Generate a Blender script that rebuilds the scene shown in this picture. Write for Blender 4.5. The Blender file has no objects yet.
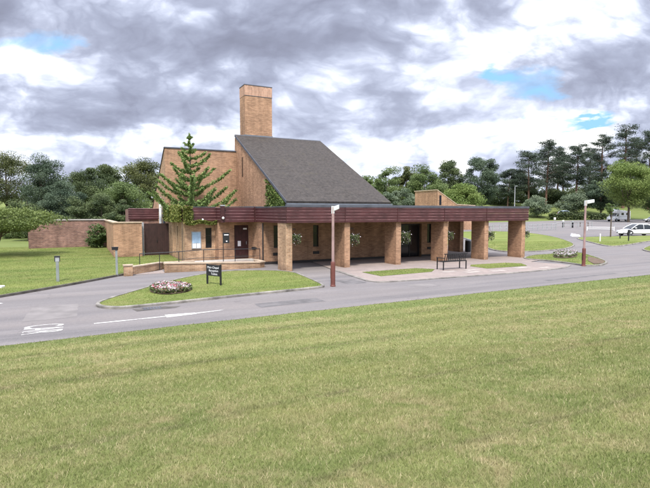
import bpy, bmesh, math, random
import numpy as np
from mathutils import Vector, Matrix
from mathutils.geometry import tessellate_polygon
R = math.radians
scene = bpy.context.scene
COL = scene.collection
rng = np.random.default_rng(7)
random.seed(7)

# ------------------------------------------------------------------ frame of the place
# the building, the canopy and the road share one axis: a runs along the road, b runs away from it
S5 = math.sqrt(5.0)
UX, UY = 2/S5, 1/S5
ROT = math.atan2(UY, UX)
EYE = 3.1
FPX = 488.0
PITCH = math.atan(31/488)

def W(a, b, z=0.0):
    return Vector((a*UX - b*UY, a*UY + b*UX, z))
def AB(x, y):
    return x*UX + y*UY, -x*UY + y*UX

LAWN_B = 13.75
def terrain(x, y):
    b = -x*UY + y*UX
    s = LAWN_B - b
    z = 0.0
    if s > 0:
        s = min(s, 45)
        k, w = 0.117, 1.6
        z += k*s*s/(2*w) if s < w else k*(s - w/2)
    if y > 41: z += 0.0143*(min(y, 400) - 41)
    if y > 130: z += 0.15*(min(y, 165) - 130)
    return z

def pix(px, py):
    """point of the terrain seen at a place of the photograph (survey of the site)"""
    x = (px - 325)/FPX; yy = (244 - py)/FPX
    c, s = math.cos(PITCH), math.sin(PITCH)
    d = (x, c + s*yy, -s + c*yy)
    lo, hi = 0.5, 500.0
    t = lo
    while t < hi:
        if EYE + d[2]*t < terrain(d[0]*t, d[1]*t): break
        t *= 1.02
    lo, hi = t/1.02, t
    for _ in range(30):
        m = (lo + hi)/2
        if EYE + d[2]*m < terrain(d[0]*m, d[1]*m): hi = m
        else: lo = m
    return Vector((d[0]*lo, d[1]*lo, terrain(d[0]*lo, d[1]*lo)))
def along(px, Y):
    return (px - 325)/FPX*Y

# ------------------------------------------------------------------ materials
MATS = {}
def nodes_of(name):
    m = bpy.data.materials.new(name); m.use_nodes = True
    nt = m.node_tree; bs = nt.nodes['Principled BSDF']
    MATS[name] = m
    return m, nt, bs
def nn(nt, t, **kw):
    n = nt.nodes.new(t)
    for k, v in kw.items():
        if k.startswith('_'): setattr(n, k[1:], v)
        else: n.inputs[k.replace('__', ' ')].default_value = v
    return n
def lk(nt, a, b): nt.links.new(a, b)
def rgb(c): return (c[0], c[1], c[2], 1.0)
def ramp(nt, fac, stops):
    r = nt.nodes.new('ShaderNodeValToRGB')
    e = r.color_ramp.elements
    while len(e) < len(stops): e.new(0.5)
    for i, (p, c) in enumerate(stops):
        e[i].position = p; e[i].color = rgb(c)
    lk(nt, fac, r.inputs[0])
    return r
def mixc(nt, fac, a, b, mode='MIX'):
    m = nt.nodes.new('ShaderNodeMix'); m.data_type = 'RGBA'; m.blend_type = mode
    if isinstance(fac, (int, float)): m.inputs[0].default_value = fac
    else: lk(nt, fac, m.inputs[0])
    for i, v in ((6, a), (7, b)):
        if isinstance(v, tuple): m.inputs[i].default_value = rgb(v)
        else: lk(nt, v, m.inputs[i])
    return m.outputs[2]
def noise(nt, vec, scale, detail=4, rough=0.55, dist=0.0):
    n = nn(nt, 'ShaderNodeTexNoise', Scale=scale, Detail=detail, Roughness=rough, Distortion=dist)
    if vec is not None: lk(nt, vec, n.inputs['Vector'])
    return n.outputs[0]
def mapr(nt, v, a, b, c=0.0, d=1.0):
    m = nt.nodes.new('ShaderNodeMapRange')
    m.inputs[1].default_value = a; m.inputs[2].default_value = b; m.inputs[3].default_value = c; m.inputs[4].default_value = d
    lk(nt, v, m.inputs[0]); return m.outputs[0]
def math_(nt, op, a, b=None, clamp=False):
    m = nt.nodes.new('ShaderNodeMath'); m.operation = op; m.use_clamp = clamp
    for i, v in ((0, a), (1, b)):
        if v is None: continue
        if isinstance(v, (int, float)): m.inputs[i].default_value = v
        else: lk(nt, v, m.inputs[i])
    return m.outputs[0]
def bump(nt, bs, h, strength=0.3, dist=0.01):
    b = nn(nt, 'ShaderNodeBump', Strength=strength, Distance=dist)
    lk(nt, h, b.inputs['Height']); lk(nt, b.outputs[0], bs.inputs['Normal'])
def geo_pos(nt): return nt.nodes.new('ShaderNodeNewGeometry').outputs['Position']

def plain(name, c, rough=0.6, var=0.12, scale=6.0, metal=0.0, spec=0.4):
    m, nt, bs = nodes_of(name)
    p = geo_pos(nt)
    f = noise(nt, p, scale, 5)
    lo = tuple(x*(1-var) for x in c); hi = tuple(min(1, x*(1+var)) for x in c)
    lk(nt, mixc(nt, mapr(nt, f, .3, .7), lo, hi), bs.inputs['Base Color'])
    bs.inputs['Roughness'].default_value = rough
    bs.inputs['Metallic'].default_value = metal
    bs.inputs['Specular IOR Level'].default_value = spec
    return m

def brick(name, c1, c2, mortar, bw=0.225, bh=0.075, stain=0.35):
    m, nt, bs = nodes_of(name)
    uv = nt.nodes.new('ShaderNodeUVMap').outputs[0]
    t = nn(nt, 'ShaderNodeTexBrick', Scale=1.0)
    t.inputs['Brick Width'].default_value = bw; t.inputs['Row Height'].default_value = bh
    t.inputs['Mortar Size'].default_value = 0.006; t.inputs['Bias'].default_value = -0.1
    t.inputs['Color1'].default_value = rgb(c1); t.inputs['Color2'].default_value = rgb(c2); t.inputs['Mortar'].default_value = rgb(mortar)
    lk(nt, uv, t.inputs['Vector'])
    # a second layout of the same bond gives odd dark and pale bricks
    p = geo_pos(nt)
    w = nn(nt, 'ShaderNodeTexWhiteNoise'); w.noise_dimensions = '2D'
    sx = nt.nodes.new('ShaderNodeSeparateXYZ'); lk(nt, uv, sx.inputs[0])
    row = math_(nt, 'FLOOR', math_(nt, 'DIVIDE', sx.outputs[1], bh))
    off = math_(nt, 'MULTIPLY', math_(nt, 'MODULO', row, 2.0), 0.5)
    colm = math_(nt, 'FLOOR', math_(nt, 'ADD', math_(nt, 'DIVIDE', sx.outputs[0], bw), off))
    cx = nt.nodes.new('ShaderNodeCombineXYZ'); lk(nt, colm, cx.inputs[0]); lk(nt, row, cx.inputs[1])
    lk(nt, cx.outputs[0], w.inputs['Vector'])
    odd = mapr(nt, w.outputs['Value'], 0.0, 1.0, 0.84, 1.14)
    big = mapr(nt, noise(nt, p, 0.7, 6, 0.6), 0.3, 0.7, 1-stain*0.6, 1+stain*0.5)
    v = nt.nodes.new('ShaderNodeMix'); v.data_type = 'RGBA'; v.blend_type = 'MULTIPLY'; v.inputs[0].default_value = 1
    mps = nn(nt, 'ShaderNodeMapping'); mps.inputs['Scale'].default_value = (1.6, 1.6, .16); lk(nt, p, mps.inputs[0])
    runs = mapr(nt, noise(nt, mps.outputs[0], 1.5, 6, .65), .36, .66, .80, 1.10)
    spz = nt.nodes.new('ShaderNodeSeparateXYZ'); lk(nt, p, spz.inputs[0])
    damp = mapr(nt, math_(nt, 'ADD', spz.outputs[2], math_(nt, 'MULTIPLY', noise(nt, p, 1.7, 4), .5)), .25, .65, .72, 1.0)
    cc = nt.nodes.new('ShaderNodeCombineXYZ')
    mul = math_(nt, 'MULTIPLY', math_(nt, 'MULTIPLY', odd, big), math_(nt, 'MULTIPLY', runs, damp))
    for i in range(3): lk(nt, mul, cc.inputs[i])
    lk(nt, t.outputs[0], v.inputs[6]); lk(nt, cc.outputs[0], v.inputs[7])
    lk(nt, v.outputs[2], bs.inputs['Base Color'])
    bs.inputs['Roughness'].default_value = 0.9
    bs.inputs['Specular IOR Level'].default_value = 0.2
    bump(nt, bs, math_(nt, 'SUBTRACT', 1.0, t.outputs['Fac']), 0.35, 0.006)
    return m

M_BRICK = brick('orange_brick', (.40, .230, .136), (.30, .165, .098), (.36, .28, .205))
M_BRICK_PALE = brick('buff_brick', (.43, .27, .16), (.32, .185, .105), (.45, .38, .29), stain=.5)
M_BRICK_BAND = brick('pink_soldier_brick', (.50, .30, .21), (.42, .24, .165), (.45, .36, .28), bw=.075, bh=.225)
M_BRICK_RED = brick('old_red_brick', (.24, .125, .095), (.14, .07, .06), (.33, .27, .22), stain=.6)
M_COPING = plain('coping', (.42, .33, .24), .85, .2, 3)
M_CONC = plain('concrete', (.36, .34, .31), .9, .2, 3)
M_KERB = plain('kerb_stone', (.19, .175, .155), .9, .55, 2.5)
M_KERBD = plain('dark_kerb_stone', (.085, .075, .066), .95, .5, 2.5)
M_MAROON = plain('maroon_cladding', (.058, .0165, .018), .42, .35, 1.6, spec=.5)
M_MAROON_L = plain('pale_maroon_lip', (.17, .085, .085), .5, .5, 2.2, spec=.5)  # paler maroon for the strip along each board's top edge
M_MAROON_D = plain('dark_maroon_timber', (.045, .014, .014), .5, .3, 4)
M_GATE = plain('dark_brown_gate', (.035, .016, .014), .6, .3, 5)
M_FELT = plain('roof_felt', (.07, .075, .09), .8, .25, 1.5)
M_LEAD = plain('lead_flashing', (.13, .145, .165), .5, .2, 2)
M_BLACK = plain('black_paint', (.018, .018, .02), .45, .2, 6)
M_DARK = plain('dark_frame', (.025, .022, .022), .5, .2, 6)
M_WHITE = plain('white_paint', (.75, .75, .73), .5, .06, 3)
M_ROADWHITE = plain('road_paint', (.62, .61, .58), .8, .18, 5)
M_GREY = plain('grey_metal', (.32, .33, .34), .5, .15, 4)
M_GREYP = plain('galvanised_pole', (.21, .23, .225), .5, .15, 4)
M_RAIL = plain('pale_rail', (.33, .34, .335), .5, .15, 4)
M_LAMPLOW = plain('lamp_base_paint', (.13, .045, .035), .5, .2, 4)
M_LAMPUP = plain('lamp_column_paint', (.30, .20, .185), .5, .2, 3)
M_LAMPHEAD = plain('lamp_head', (.55, .57, .55), .35, .1, 6)
M_PAPER = plain('paper', (.78, .78, .80), .8, .05, 20)
M_BLUEPAPER = plain('blue_poster', (.33, .47, .62), .35, .25, 3)
M_SOIL = plain('soil', (.11, .075, .05), .95, .35, 5)
M_BARK = plain('bark', (.10, .078, .06), .95, .35, 6)
M_BARKR = plain('pine_bark', (.15, .085, .06), .95, .35, 4)
M_TYRE = plain('tyre', (.02, .02, .02), .85, .2, 6)
M_RIM = plain('alloy', (.35, .36, .37), .35, .1, 6, metal=.6)
M_LAMPRED = plain('rear_lamp', (.35, .02, .02), .25, .1, 6)
M_LAMPCLR = plain('head_lamp', (.6, .62, .63), .15, .1, 6)
M_SOFFIT = plain('soffit', (.055, .032, .03), .7, .15, 2)

def worn_paint():
    m, nt, bs = nodes_of('worn_road_paint')
    p = geo_pos(nt)
    w = mapr(nt, noise(nt, p, 14, 8, .8), .42, .60, 1, 0)
    w2 = math_(nt, 'MULTIPLY', w, mapr(nt, noise(nt, p, 1.6, 4), .40, .62, .15, 1))
    lk(nt, mixc(nt, w2, mixc(nt, mapr(nt, noise(nt, p, 4, 5), .3, .7), (.50, .48, .45), (.64, .63, .60)), (.17, .155, .15)), bs.inputs['Base Color'])
    bs.inputs['Roughness'].default_value = .85
    return m
M_ROADWHITE = worn_paint()
def glass(name, c, rough=.08):
    m, nt, bs = nodes_of(name)
    p = geo_pos(nt)
    lk(nt, mixc(nt, noise(nt, p, 1.3, 3), tuple(x*.7 for x in c), tuple(x*1.3 for x in c)), bs.inputs['Base Color'])
    bs.inputs['Roughness'].default_value = rough
    bs.inputs['Specular IOR Level'].default_value = .35
    return m
M_GLASS = glass('dark_glass', (.012, .013, .016))
M_CARGLASS = glass('car_glass', (.02, .024, .028), .05)

def carpaint(name, c):
    m, nt, bs = nodes_of(name)
    p = geo_pos(nt)
    lk(nt, mixc(nt, mapr(nt, noise(nt, p, 2, 4), .3, .7), tuple(x*.94 for x in c), c), bs.inputs['Base Color'])
    bs.inputs['Roughness'].default_value = .3
    bs.inputs['Coat Weight'].default_value = .5
    bs.inputs['Coat Roughness'].default_value = .06
    return m
M_CARWHITE = carpaint('white_car_paint', (.70, .70, .70))
M_CARSILVER = carpaint('silver_car_paint', (.50, .52, .54))
M_CARBLUE = carpaint('pale_blue_car_paint', (.35, .43, .52))

def mat_slate():
    m, nt, bs = nodes_of('slate')
    uv = nt.nodes.new('ShaderNodeUVMap').outputs[0]
    t = nn(nt, 'ShaderNodeTexBrick', Scale=1.0)
    t.inputs['Brick Width'].default_value = .30; t.inputs['Row Height'].default_value = .20
    t.inputs['Mortar Size'].default_value = .010; t.inputs['Mortar Smooth'].default_value = .2
    t.inputs['Color1'].default_value = rgb((.064, .054, .047)); t.inputs['Color2'].default_value = rgb((.034, .029, .026)); t.inputs['Mortar'].default_value = rgb((.018, .018, .019))
    lk(nt, uv, t.inputs['Vector'])
    p = geo_pos(nt)
    n1 = mapr(nt, noise(nt, p, .9, 7, .65), .3, .7)
    lich = mapr(nt, noise(nt, p, 3.5, 8, .7), .56, .72)
    c = mixc(nt, n1, t.outputs[0], (.055, .049, .046))
    c2 = mixc(nt, math_(nt, 'MULTIPLY', lich, .55), c, (.085, .077, .07))
    mm = mixc(nt, .62, t.outputs[0], c2)
    wn = nn(nt, 'ShaderNodeTexNoise', Scale=5.0, Detail=9.0, Roughness=.8); lk(nt, uv, wn.inputs['Vector'])
    mm = mixc(nt, mapr(nt, wn.outputs[0], .42, .66, 0, .6), mm, (.098, .088, .080))
    mm = mixc(nt, mapr(nt, wn.outputs[0], .30, .46, .5, 0), mm, (.030, .028, .028))
    ms = nn(nt, 'ShaderNodeMapping'); ms.inputs['Scale'].default_value = (2.2, .12, 1); lk(nt, uv, ms.inputs[0])
    st_ = noise(nt, ms.outputs[0], 1.6, 6, .65)
    mm = mixc(nt, mapr(nt, st_, .50, .68, 0, .45), mm, (.048, .044, .042))
    mm = mixc(nt, mapr(nt, noise(nt, p, 1.1, 9, .75), .56, .70, 0, .5), mm, (.085, .075, .05))
    mm = mixc(nt, mapr(nt, st_, .30, .44, .3, 0), mm, (.080, .074, .068))
    lk(nt, mm, bs.inputs['Base Color'])
    bs.inputs['Roughness'].default_value = .85; bs.inputs['Specular IOR Level'].default_value = .12
    bump(nt, bs, math_(nt, 'SUBTRACT', 1.0, t.outputs['Fac']), .5, .012)
    return m
M_SLATE = mat_slate()

def mat_asphalt():
    m, nt, bs = nodes_of('asphalt')
    p = geo_pos(nt)
    ax = nt.nodes.new('ShaderNodeVectorRotate'); ax.rotation_type = 'Z_AXIS'; ax.inputs['Angle'].default_value = -ROT
    lk(nt, p, ax.inputs['Vector'])
    mp = nn(nt, 'ShaderNodeMapping'); mp.inputs['Scale'].default_value = (.06, .9, 1)
    lk(nt, ax.outputs[0], mp.inputs[0])
    streak = mapr(nt, noise(nt, mp.outputs[0], 1.3, 5, .6), .32, .68)
    patch = mapr(nt, noise(nt, p, .22, 6, .6, .6), .35, .65)
    fine = noise(nt, p, 60, 3, .7)
    grit = noise(nt, p, 9, 6, .7)
    c = mixc(nt, streak, (.085, .079, .079), (.205, .188, .180))
    mp2 = nn(nt, 'ShaderNodeMapping'); mp2.inputs['Scale'].default_value = (.03, .35, 1); lk(nt, ax.outputs[0], mp2.inputs[0])
    wide = mapr(nt, noise(nt, mp2.outputs[0], 1.7, 4, .6), .38, .62)
    c = mixc(nt, math_(nt, 'MULTIPLY', wide, .55), c, (.215, .183, .160))
    c = mixc(nt, math_(nt, 'MULTIPLY', patch, .45), c, (.120, .112, .112))
    c = mixc(nt, mapr(nt, grit, .35, .7, 0, .45), c, (.095, .086, .09))
    c = mixc(nt, mapr(nt, fine, .45, .75, 0, .5), c, (.29, .27, .265))
    vo = nt.nodes.new('ShaderNodeTexVoronoi'); vo.feature = 'DISTANCE_TO_EDGE'; vo.inputs['Scale'].default_value = .21
    wob = nn(nt, 'ShaderNodeVectorMath'); wob.operation = 'ADD'
    nz = nn(nt, 'ShaderNodeTexNoise', Scale=.9, Detail=6.0); lk(nt, p, nz.inputs['Vector'])
    lk(nt, p, wob.inputs[0]); lk(nt, nz.outputs['Color'], wob.inputs[1]); lk(nt, wob.outputs[0], vo.inputs['Vector'])
    crack = mapr(nt, vo.outputs['Distance'], .001, .006, .45, 0)
    crack = math_(nt, 'MULTIPLY', crack, mapr(nt, noise(nt, p, .5, 3), .45, .6))
    c = mixc(nt, crack, c, (.07, .062, .062))
    lk(nt, c, bs.inputs['Base Color'])
    bs.inputs['Roughness'].default_value = .9
    bs.inputs['Specular IOR Level'].default_value = .3
    bump(nt, bs, fine, .3, .01)
    return m
M_ASPH = mat_asphalt()

def mat_paving():
    m, nt, bs = nodes_of('pink_paving')
    uv = nt.nodes.new('ShaderNodeUVMap').outputs[0]
    t = nn(nt, 'ShaderNodeTexBrick', Scale=1.0)
    t.inputs['Brick Width'].default_value = .6; t.inputs['Row Height'].default_value = .6
    t.inputs['Mortar Size'].default_value = .010
    t.inputs['Color1'].default_value = rgb((.27, .215, .185)); t.inputs['Color2'].default_value = rgb((.205, .165, .145)); t.inputs['Mortar'].default_value = rgb((.10, .085, .075))
    lk(nt, uv, t.inputs['Vector'])
    p = geo_pos(nt)
    c = mixc(nt, mapr(nt, noise(nt, p, .8, 6, .65), .35, .65, 0, .6), t.outputs[0], (.20, .165, .15))
    c = mixc(nt, mapr(nt, noise(nt, p, 12, 5, .65), .4, .7, 0, .4), c, (.34, .28, .25))
    lk(nt, c, bs.inputs['Base Color']); bs.inputs['Roughness'].default_value = .9
    return m
M_PAVE = mat_paving()
M_SLAB = plain('pale_slab', (.31, .27, .24), .9, .25, 3)

def grass_colour(nt, p, kind):
    """colour of mown grass: the same map is used for the turf and for its blades"""
    ax = nt.nodes.new('ShaderNodeVectorRotate'); ax.rotation_type = 'Z_AXIS'; ax.inputs['Angle'].default_value = -ROT
    lk(nt, p, ax.inputs['Vector'])
    if kind == 'field':
        mp = nn(nt, 'ShaderNodeMapping'); mp.inputs['Scale'].default_value = (.035, .8, .1)
        lk(nt, ax.outputs[0], mp.inputs[0])
        stripe = mapr(nt, noise(nt, mp.outputs[0], 1.25, 4, .55), .36, .64)
        patch = mapr(nt, noise(nt, p, .55, 8, .68, .5), .36, .64)
        dry = mapr(nt, noise(nt, p, 1.5, 9, .78, .8), .46, .64)
        dry = math_(nt, 'MULTIPLY', dry, mapr(nt, noise(nt, p, .28, 4), .38, .60, .15, 1))
        c = mixc(nt, stripe, (.165, .190, .056), (.265, .268, .098))
        c = mixc(nt, mapr(nt, patch, 0, 1, 0, .6), c, (.135, .180, .052))
        c = mixc(nt, math_(nt, 'MULTIPLY', dry, .72), c, (.38, .30, .17))
        # mowing passes, each laid the other way, wandering a little; a greener uncut margin by the road
        sp0 = nt.nodes.new('ShaderNodeSeparateXYZ'); lk(nt, ax.outputs[0], sp0.inputs[0])
        wv = math_(nt, 'ADD', sp0.outputs[1], math_(nt, 'MULTIPLY', noise(nt, p, .12, 3), 2.2))
        wv = math_(nt, 'SINE', math_(nt, 'MULTIPLY', wv, 3.9))
        pas = math_(nt, 'MULTIPLY', mapr(nt, wv, -.2, .8, 0, .5), mapr(nt, sp0.outputs[1], 5.0, 10.0, .15, 1.25))
        pas = math_(nt, 'MULTIPLY', pas, mapr(nt, noise(nt, p, .16, 3), .40, .60, .35, 1))
        c = mixc(nt, pas, c, (.33, .315, .135))
        c = mixc(nt, mapr(nt, wv, -1, -.45, .16, 0), c, (.12, .155, .045))
        mar = math_(nt, 'ADD', sp0.outputs[1], math_(nt, 'MULTIPLY', noise(nt, p, .9, 4), .8))
        c = mixc(nt, mapr(nt, mar, 13.0, 13.7, 0, .65), c, (.12, .17, .045))
        # worn wheel tracks along the mowing direction
        sp = nt.nodes.new('ShaderNodeSeparateXYZ'); lk(nt, ax.outputs[0], sp.inputs[0])
        wob = math_(nt, 'MULTIPLY', noise(nt, p, .5, 4), .5)
        for off, slope, wd, st in ((5.05, -.02, .06, .4), (8.3, .01, .07, .3), (3.2, .03, .05, .3), (11.6, 0, .08, .35)):
            line = math_(nt, 'SUBTRACT', math_(nt, 'ADD', sp.outputs[1], math_(nt, 'MULTIPLY', sp.outputs[0], slope)), off)
            line = math_(nt, 'ABSOLUTE', math_(nt, 'ADD', line, math_(nt, 'SUBTRACT', wob, .25)))
            msk = mapr(nt, line, wd*.4, wd*1.9, st, 0)
            msk = math_(nt, 'MULTIPLY', msk, mapr(nt, noise(nt, p, 2.2, 4), .38, .62))
            c = mixc(nt, msk, c, (.10, .075, .05))
    else:
        mp = nn(nt, 'ShaderNodeMapping'); mp.inputs['Scale'].default_value = (.1, .6, .1)
        lk(nt, ax.outputs[0], mp.inputs[0])
        stripe = mapr(nt, noise(nt, mp.outputs[0], 1.1, 4, .55), .36, .64)
        dry = mapr(nt, noise(nt, p, .8, 8, .7, .6), .48, .70)
        c = mixc(nt, stripe, (.130, .175, .042), (.205, .240, .066))
        c = mixc(nt, math_(nt, 'MULTIPLY', dry, .55), c, (.30, .27, .115))
    return c
def mat_turf(name, kind):
    m, nt, bs = nodes_of(name)
    p = geo_pos(nt)
    c = grass_colour(nt, p, kind)
    f = noise(nt, p, 38, 4, .75)
    c = mixc(nt, mapr(nt, f, .35, .75, .45, 0), c, (.075, .085, .032))
    lk(nt, c, bs.inputs['Base Color']); bs.inputs['Roughness'].default_value = .95
    bs.inputs['Specular IOR Level'].default_value = .1
    bump(nt, bs, f, .8, .03)
    return m
def mat_blade(name, kind):
    m, nt, bs = nodes_of(name)
    p = geo_pos(nt)
    c = grass_colour(nt, p, kind)
    at = nn(nt, 'ShaderNodeAttribute'); at.attribute_name = 'tint'
    c = mixc(nt, mapr(nt, at.outputs['Fac'], .0, .5, .40, 0), c, (.085, .115, .036))
    c = mixc(nt, mapr(nt, at.outputs['Fac'], .62, 1.0, 0, .75), c, (.56, .47, .29))
    lk(nt, c, bs.inputs['Base Color']); bs.inputs['Roughness'].default_value = .7
    bs.inputs['Specular IOR Level'].default_value = .2
    tr = nt.nodes.new('ShaderNodeBsdfTranslucent'); lk(nt, c, tr.inputs[0])
    mx = nt.nodes.new('ShaderNodeMixShader'); mx.inputs[0].default_value = .25
    lk(nt, bs.outputs[0], mx.inputs[1]); lk(nt, tr.outputs[0], mx.inputs[2])
    lk(nt, mx.outputs[0], nt.nodes['Material Output'].inputs[0])
    return m
M_TURF = mat_turf('field_turf', 'field'); M_BLADE = mat_blade('field_blades', 'field')
M_LAWN = mat_turf('lawn_turf', 'lawn'); M_LAWNB = mat_blade('lawn_blades', 'lawn')

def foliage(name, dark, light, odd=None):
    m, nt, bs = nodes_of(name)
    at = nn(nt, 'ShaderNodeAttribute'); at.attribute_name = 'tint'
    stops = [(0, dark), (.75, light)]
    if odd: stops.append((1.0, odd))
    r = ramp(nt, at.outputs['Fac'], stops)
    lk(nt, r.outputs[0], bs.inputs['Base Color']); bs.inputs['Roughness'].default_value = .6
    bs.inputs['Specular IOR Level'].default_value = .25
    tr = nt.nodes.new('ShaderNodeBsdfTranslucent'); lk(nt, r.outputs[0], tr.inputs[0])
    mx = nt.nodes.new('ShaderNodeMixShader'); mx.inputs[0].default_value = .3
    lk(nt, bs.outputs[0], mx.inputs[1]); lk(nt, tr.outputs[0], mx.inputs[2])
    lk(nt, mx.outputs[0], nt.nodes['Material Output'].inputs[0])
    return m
F_DARK = foliage('dark_leaves', (.046, .072, .034), (.125, .158, .066))
F_MID = foliage('mid_leaves', (.070, .112, .038), (.155, .205, .072))
F_LIGHT = foliage('light_leaves', (.105, .165, .036), (.215, .275, .080))
F_GREY = foliage('greyish_leaves', (.095, .135, .078), (.20, .245, .155))
F_PINE = foliage('pine_needles', (.032, .050, .036), (.080, .105, .068))
F_SPRUCE = foliage('spring_conifer', (.115, .185, .050), (.235, .315, .105))
F_IVY = foliage('ivy_leaves', (.060, .105, .024), (.125, .175, .045), (.26, .24, .07))
F_YIVY = foliage('yellowing_creeper', (.09, .13, .030), (.20, .22, .055), (.34, .30, .10))
F_BUSH = foliage('bush_leaves', (.045, .080, .026), (.100, .145, .045))
F_HEDGE = foliage('hedge_leaves', (.045, .070, .028), (.105, .130, .055))
F_SPREAD = foliage('spreading_leaves', (.060, .092, .026), (.150, .190, .052))
F_DARK2 = foliage('blue_green_leaves', (.040, .068, .044), (.105, .142, .085))
F_DARK3 = foliage('olive_leaves', (.055, .072, .030), (.150, .165, .062))
F_BED = foliage('bed_leaves', (.065, .090, .036), (.140, .165, .065), (.15, .08, .055))
F_FLOWER = foliage('white_pink_flowers', (.62, .50, .52), (.70, .60, .63), (.50, .13, .17))
F_FLOWERW = foliage('pale_flowers', (.62, .56, .60), (.75, .70, .72), (.50, .34, .42))

# ------------------------------------------------------------------ mesh builder
class MB:
    """collects faces in metres (local or a,b,z site coordinates); UVs are box-mapped in metres"""
    def __init__(s): s.v = []; s.f = []
    def add(s, vs, fs):
        o = len(s.v); s.v += [tuple(p) for p in vs]; s.f += [tuple(i + o for i in f) for f in fs]; return s
    def box(s, x0, x1, y0, y1, z0, z1):
        return s.add([(x0,y0,z0),(x1,y0,z0),(x1,y1,z0),(x0,y1,z0),(x0,y0,z1),(x1,y0,z1),(x1,y1,z1),(x0,y1,z1)],
                     [(0,3,2,1),(4,5,6,7),(0,1,5,4),(1,2,6,5),(2,3,7,6),(3,0,4,7)])
    def hexa(s, bot, top):
        n = len(bot)
        return s.add(list(bot) + list(top), [tuple(range(n-1, -1, -1)), tuple(range(n, 2*n))] + [(i, (i+1) % n, n+(i+1) % n, n+i) for i in range(n)])
    def prism_y(s, prof, y0, y1):   # profile in x,z
        return s.hexa([(x, y0, z) for x, z in prof], [(x, y1, z) for x, z in prof])
    def prism_x(s, prof, x0, x1):   # profile in y,z
        return s.hexa([(x0, y, z) for y, z in prof], [(x1, y, z) for y, z in prof])
    def tube(s, pts, rad, n=8, cap=True):
        pts = [Vector(p) for p in pts]
        rads = rad if isinstance(rad, (list, tuple)) else [rad]*len(pts)
        o = len(s.v); vs = []; fs = []
        for i, p in enumerate(pts):
            d = (pts[min(i+1, len(pts)-1)] - pts[max(i-1, 0)]).normalized()
            up = Vector((0, 0, 1)) if abs(d.z) < .9 else Vector((1, 0, 0))
            a = d.cross(up).normalized(); b = d.cross(a)
            for k in range(n):
                t = 2*math.pi*k/n
                vs.append(p + a*math.cos(t)*rads[i] + b*math.sin(t)*rads[i])
        for i in range(len(pts)-1):
            for k in range(n):
                fs.append((i*n+k, i*n+(k+1) % n, (i+1)*n+(k+1) % n, (i+1)*n+k))
        if cap:
            fs.append(tuple(range(n-1, -1, -1))); fs.append(tuple(range((len(pts)-1)*n, len(pts)*n)))
        return s.add(vs, fs)
    def lathe(s, prof, cx=0, cy=0, n=16):   # profile r,z
        vs = []; fs = []
        for r, z in prof:
            for k in range(n):
                t = 2*math.pi*k/n; vs.append((cx + r*math.cos(t), cy + r*math.sin(t), z))
        for i in range(len(prof)-1):
            for k in range(n): fs.append((i*n+k, i*n+(k+1) % n, (i+1)*n+(k+1) % n, (i+1)*n+k))
        fs.append(tuple(range(n-1, -1, -1))); fs.append(tuple(range((len(prof)-1)*n, len(prof)*n)))
        return s.add(vs, fs)
    def build(s, name, mat, parent=None, off=(0, 0, 0), bevel=0.0, smooth=False):
        me = bpy.data.meshes.new(name)
        me.from_pydata([(x-off[0], y-off[1], z-off[2]) for x, y, z in s.v], [], s.f)
        uv = me.uv_layers.new(name='UVMap')
        co = s.v
        for p in me.polygons:
            n = p.normal; ax = max(range(3), key=lambda i: abs(n[i]))
            for li, vi in zip(p.loop_indices, p.vertices):
                x, y, z = co[vi]
                if ax == 0: q = (y, z)
                elif ax == 1: q = (x, z)
                else: q = (x, y)
                uv.data[li].uv = q
        if bevel > 0:
            bm = bmesh.new(); bm.from_mesh(me)
            bmesh.ops.bevel(bm, geom=bm.edges[:], offset=bevel, segments=2, affect='EDGES', profile=.6)
            bm.to_mesh(me); bm.free()
        me.materials.append(mat)
        if smooth:
            for p in me.polygons: p.use_smooth = True
        o = bpy.data.objects.new(name, me); COL.objects.link(o)
        if parent is not None: o.parent = parent
        return o

def tag(o, label=None, cat=None, group=None, kind=None):
    if label: o['label'] = label
    if cat: o['category'] = cat
    if group: o['group'] = group
    if kind: o['kind'] = kind
    return o
def empty(name, loc, rz, label, cat, group=None):
    o = bpy.data.objects.new(name, None); COL.objects.link(o)
    o.location = loc; o.rotation_euler = (0, 0, rz); o.empty_display_size = .3
    return tag(o, label, cat, group)
def site(name, a, b, z, label, cat, group=None):      # thing whose meshes are given in a,b,z
    o = empty(name, W(a, b, z), ROT, label, cat, group)
    return o, (a, b, z)
def single(mb, name, mat, a, b, z, label, cat, group=None, bevel=0.0):   # one-mesh thing in a,b,z
    o = mb.build(name, mat, None, (a, b, z), bevel)
    o.location = W(a, b, z); o.rotation_euler = (0, 0, ROT)
    return tag(o, label, cat, group)
def copy_tree(o, parent=None):
    c = o.copy(); COL.objects.link(c)
    if parent is not None: c.parent = parent
    for ch in list(o.children): copy_tree(ch, c)
    return c

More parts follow.
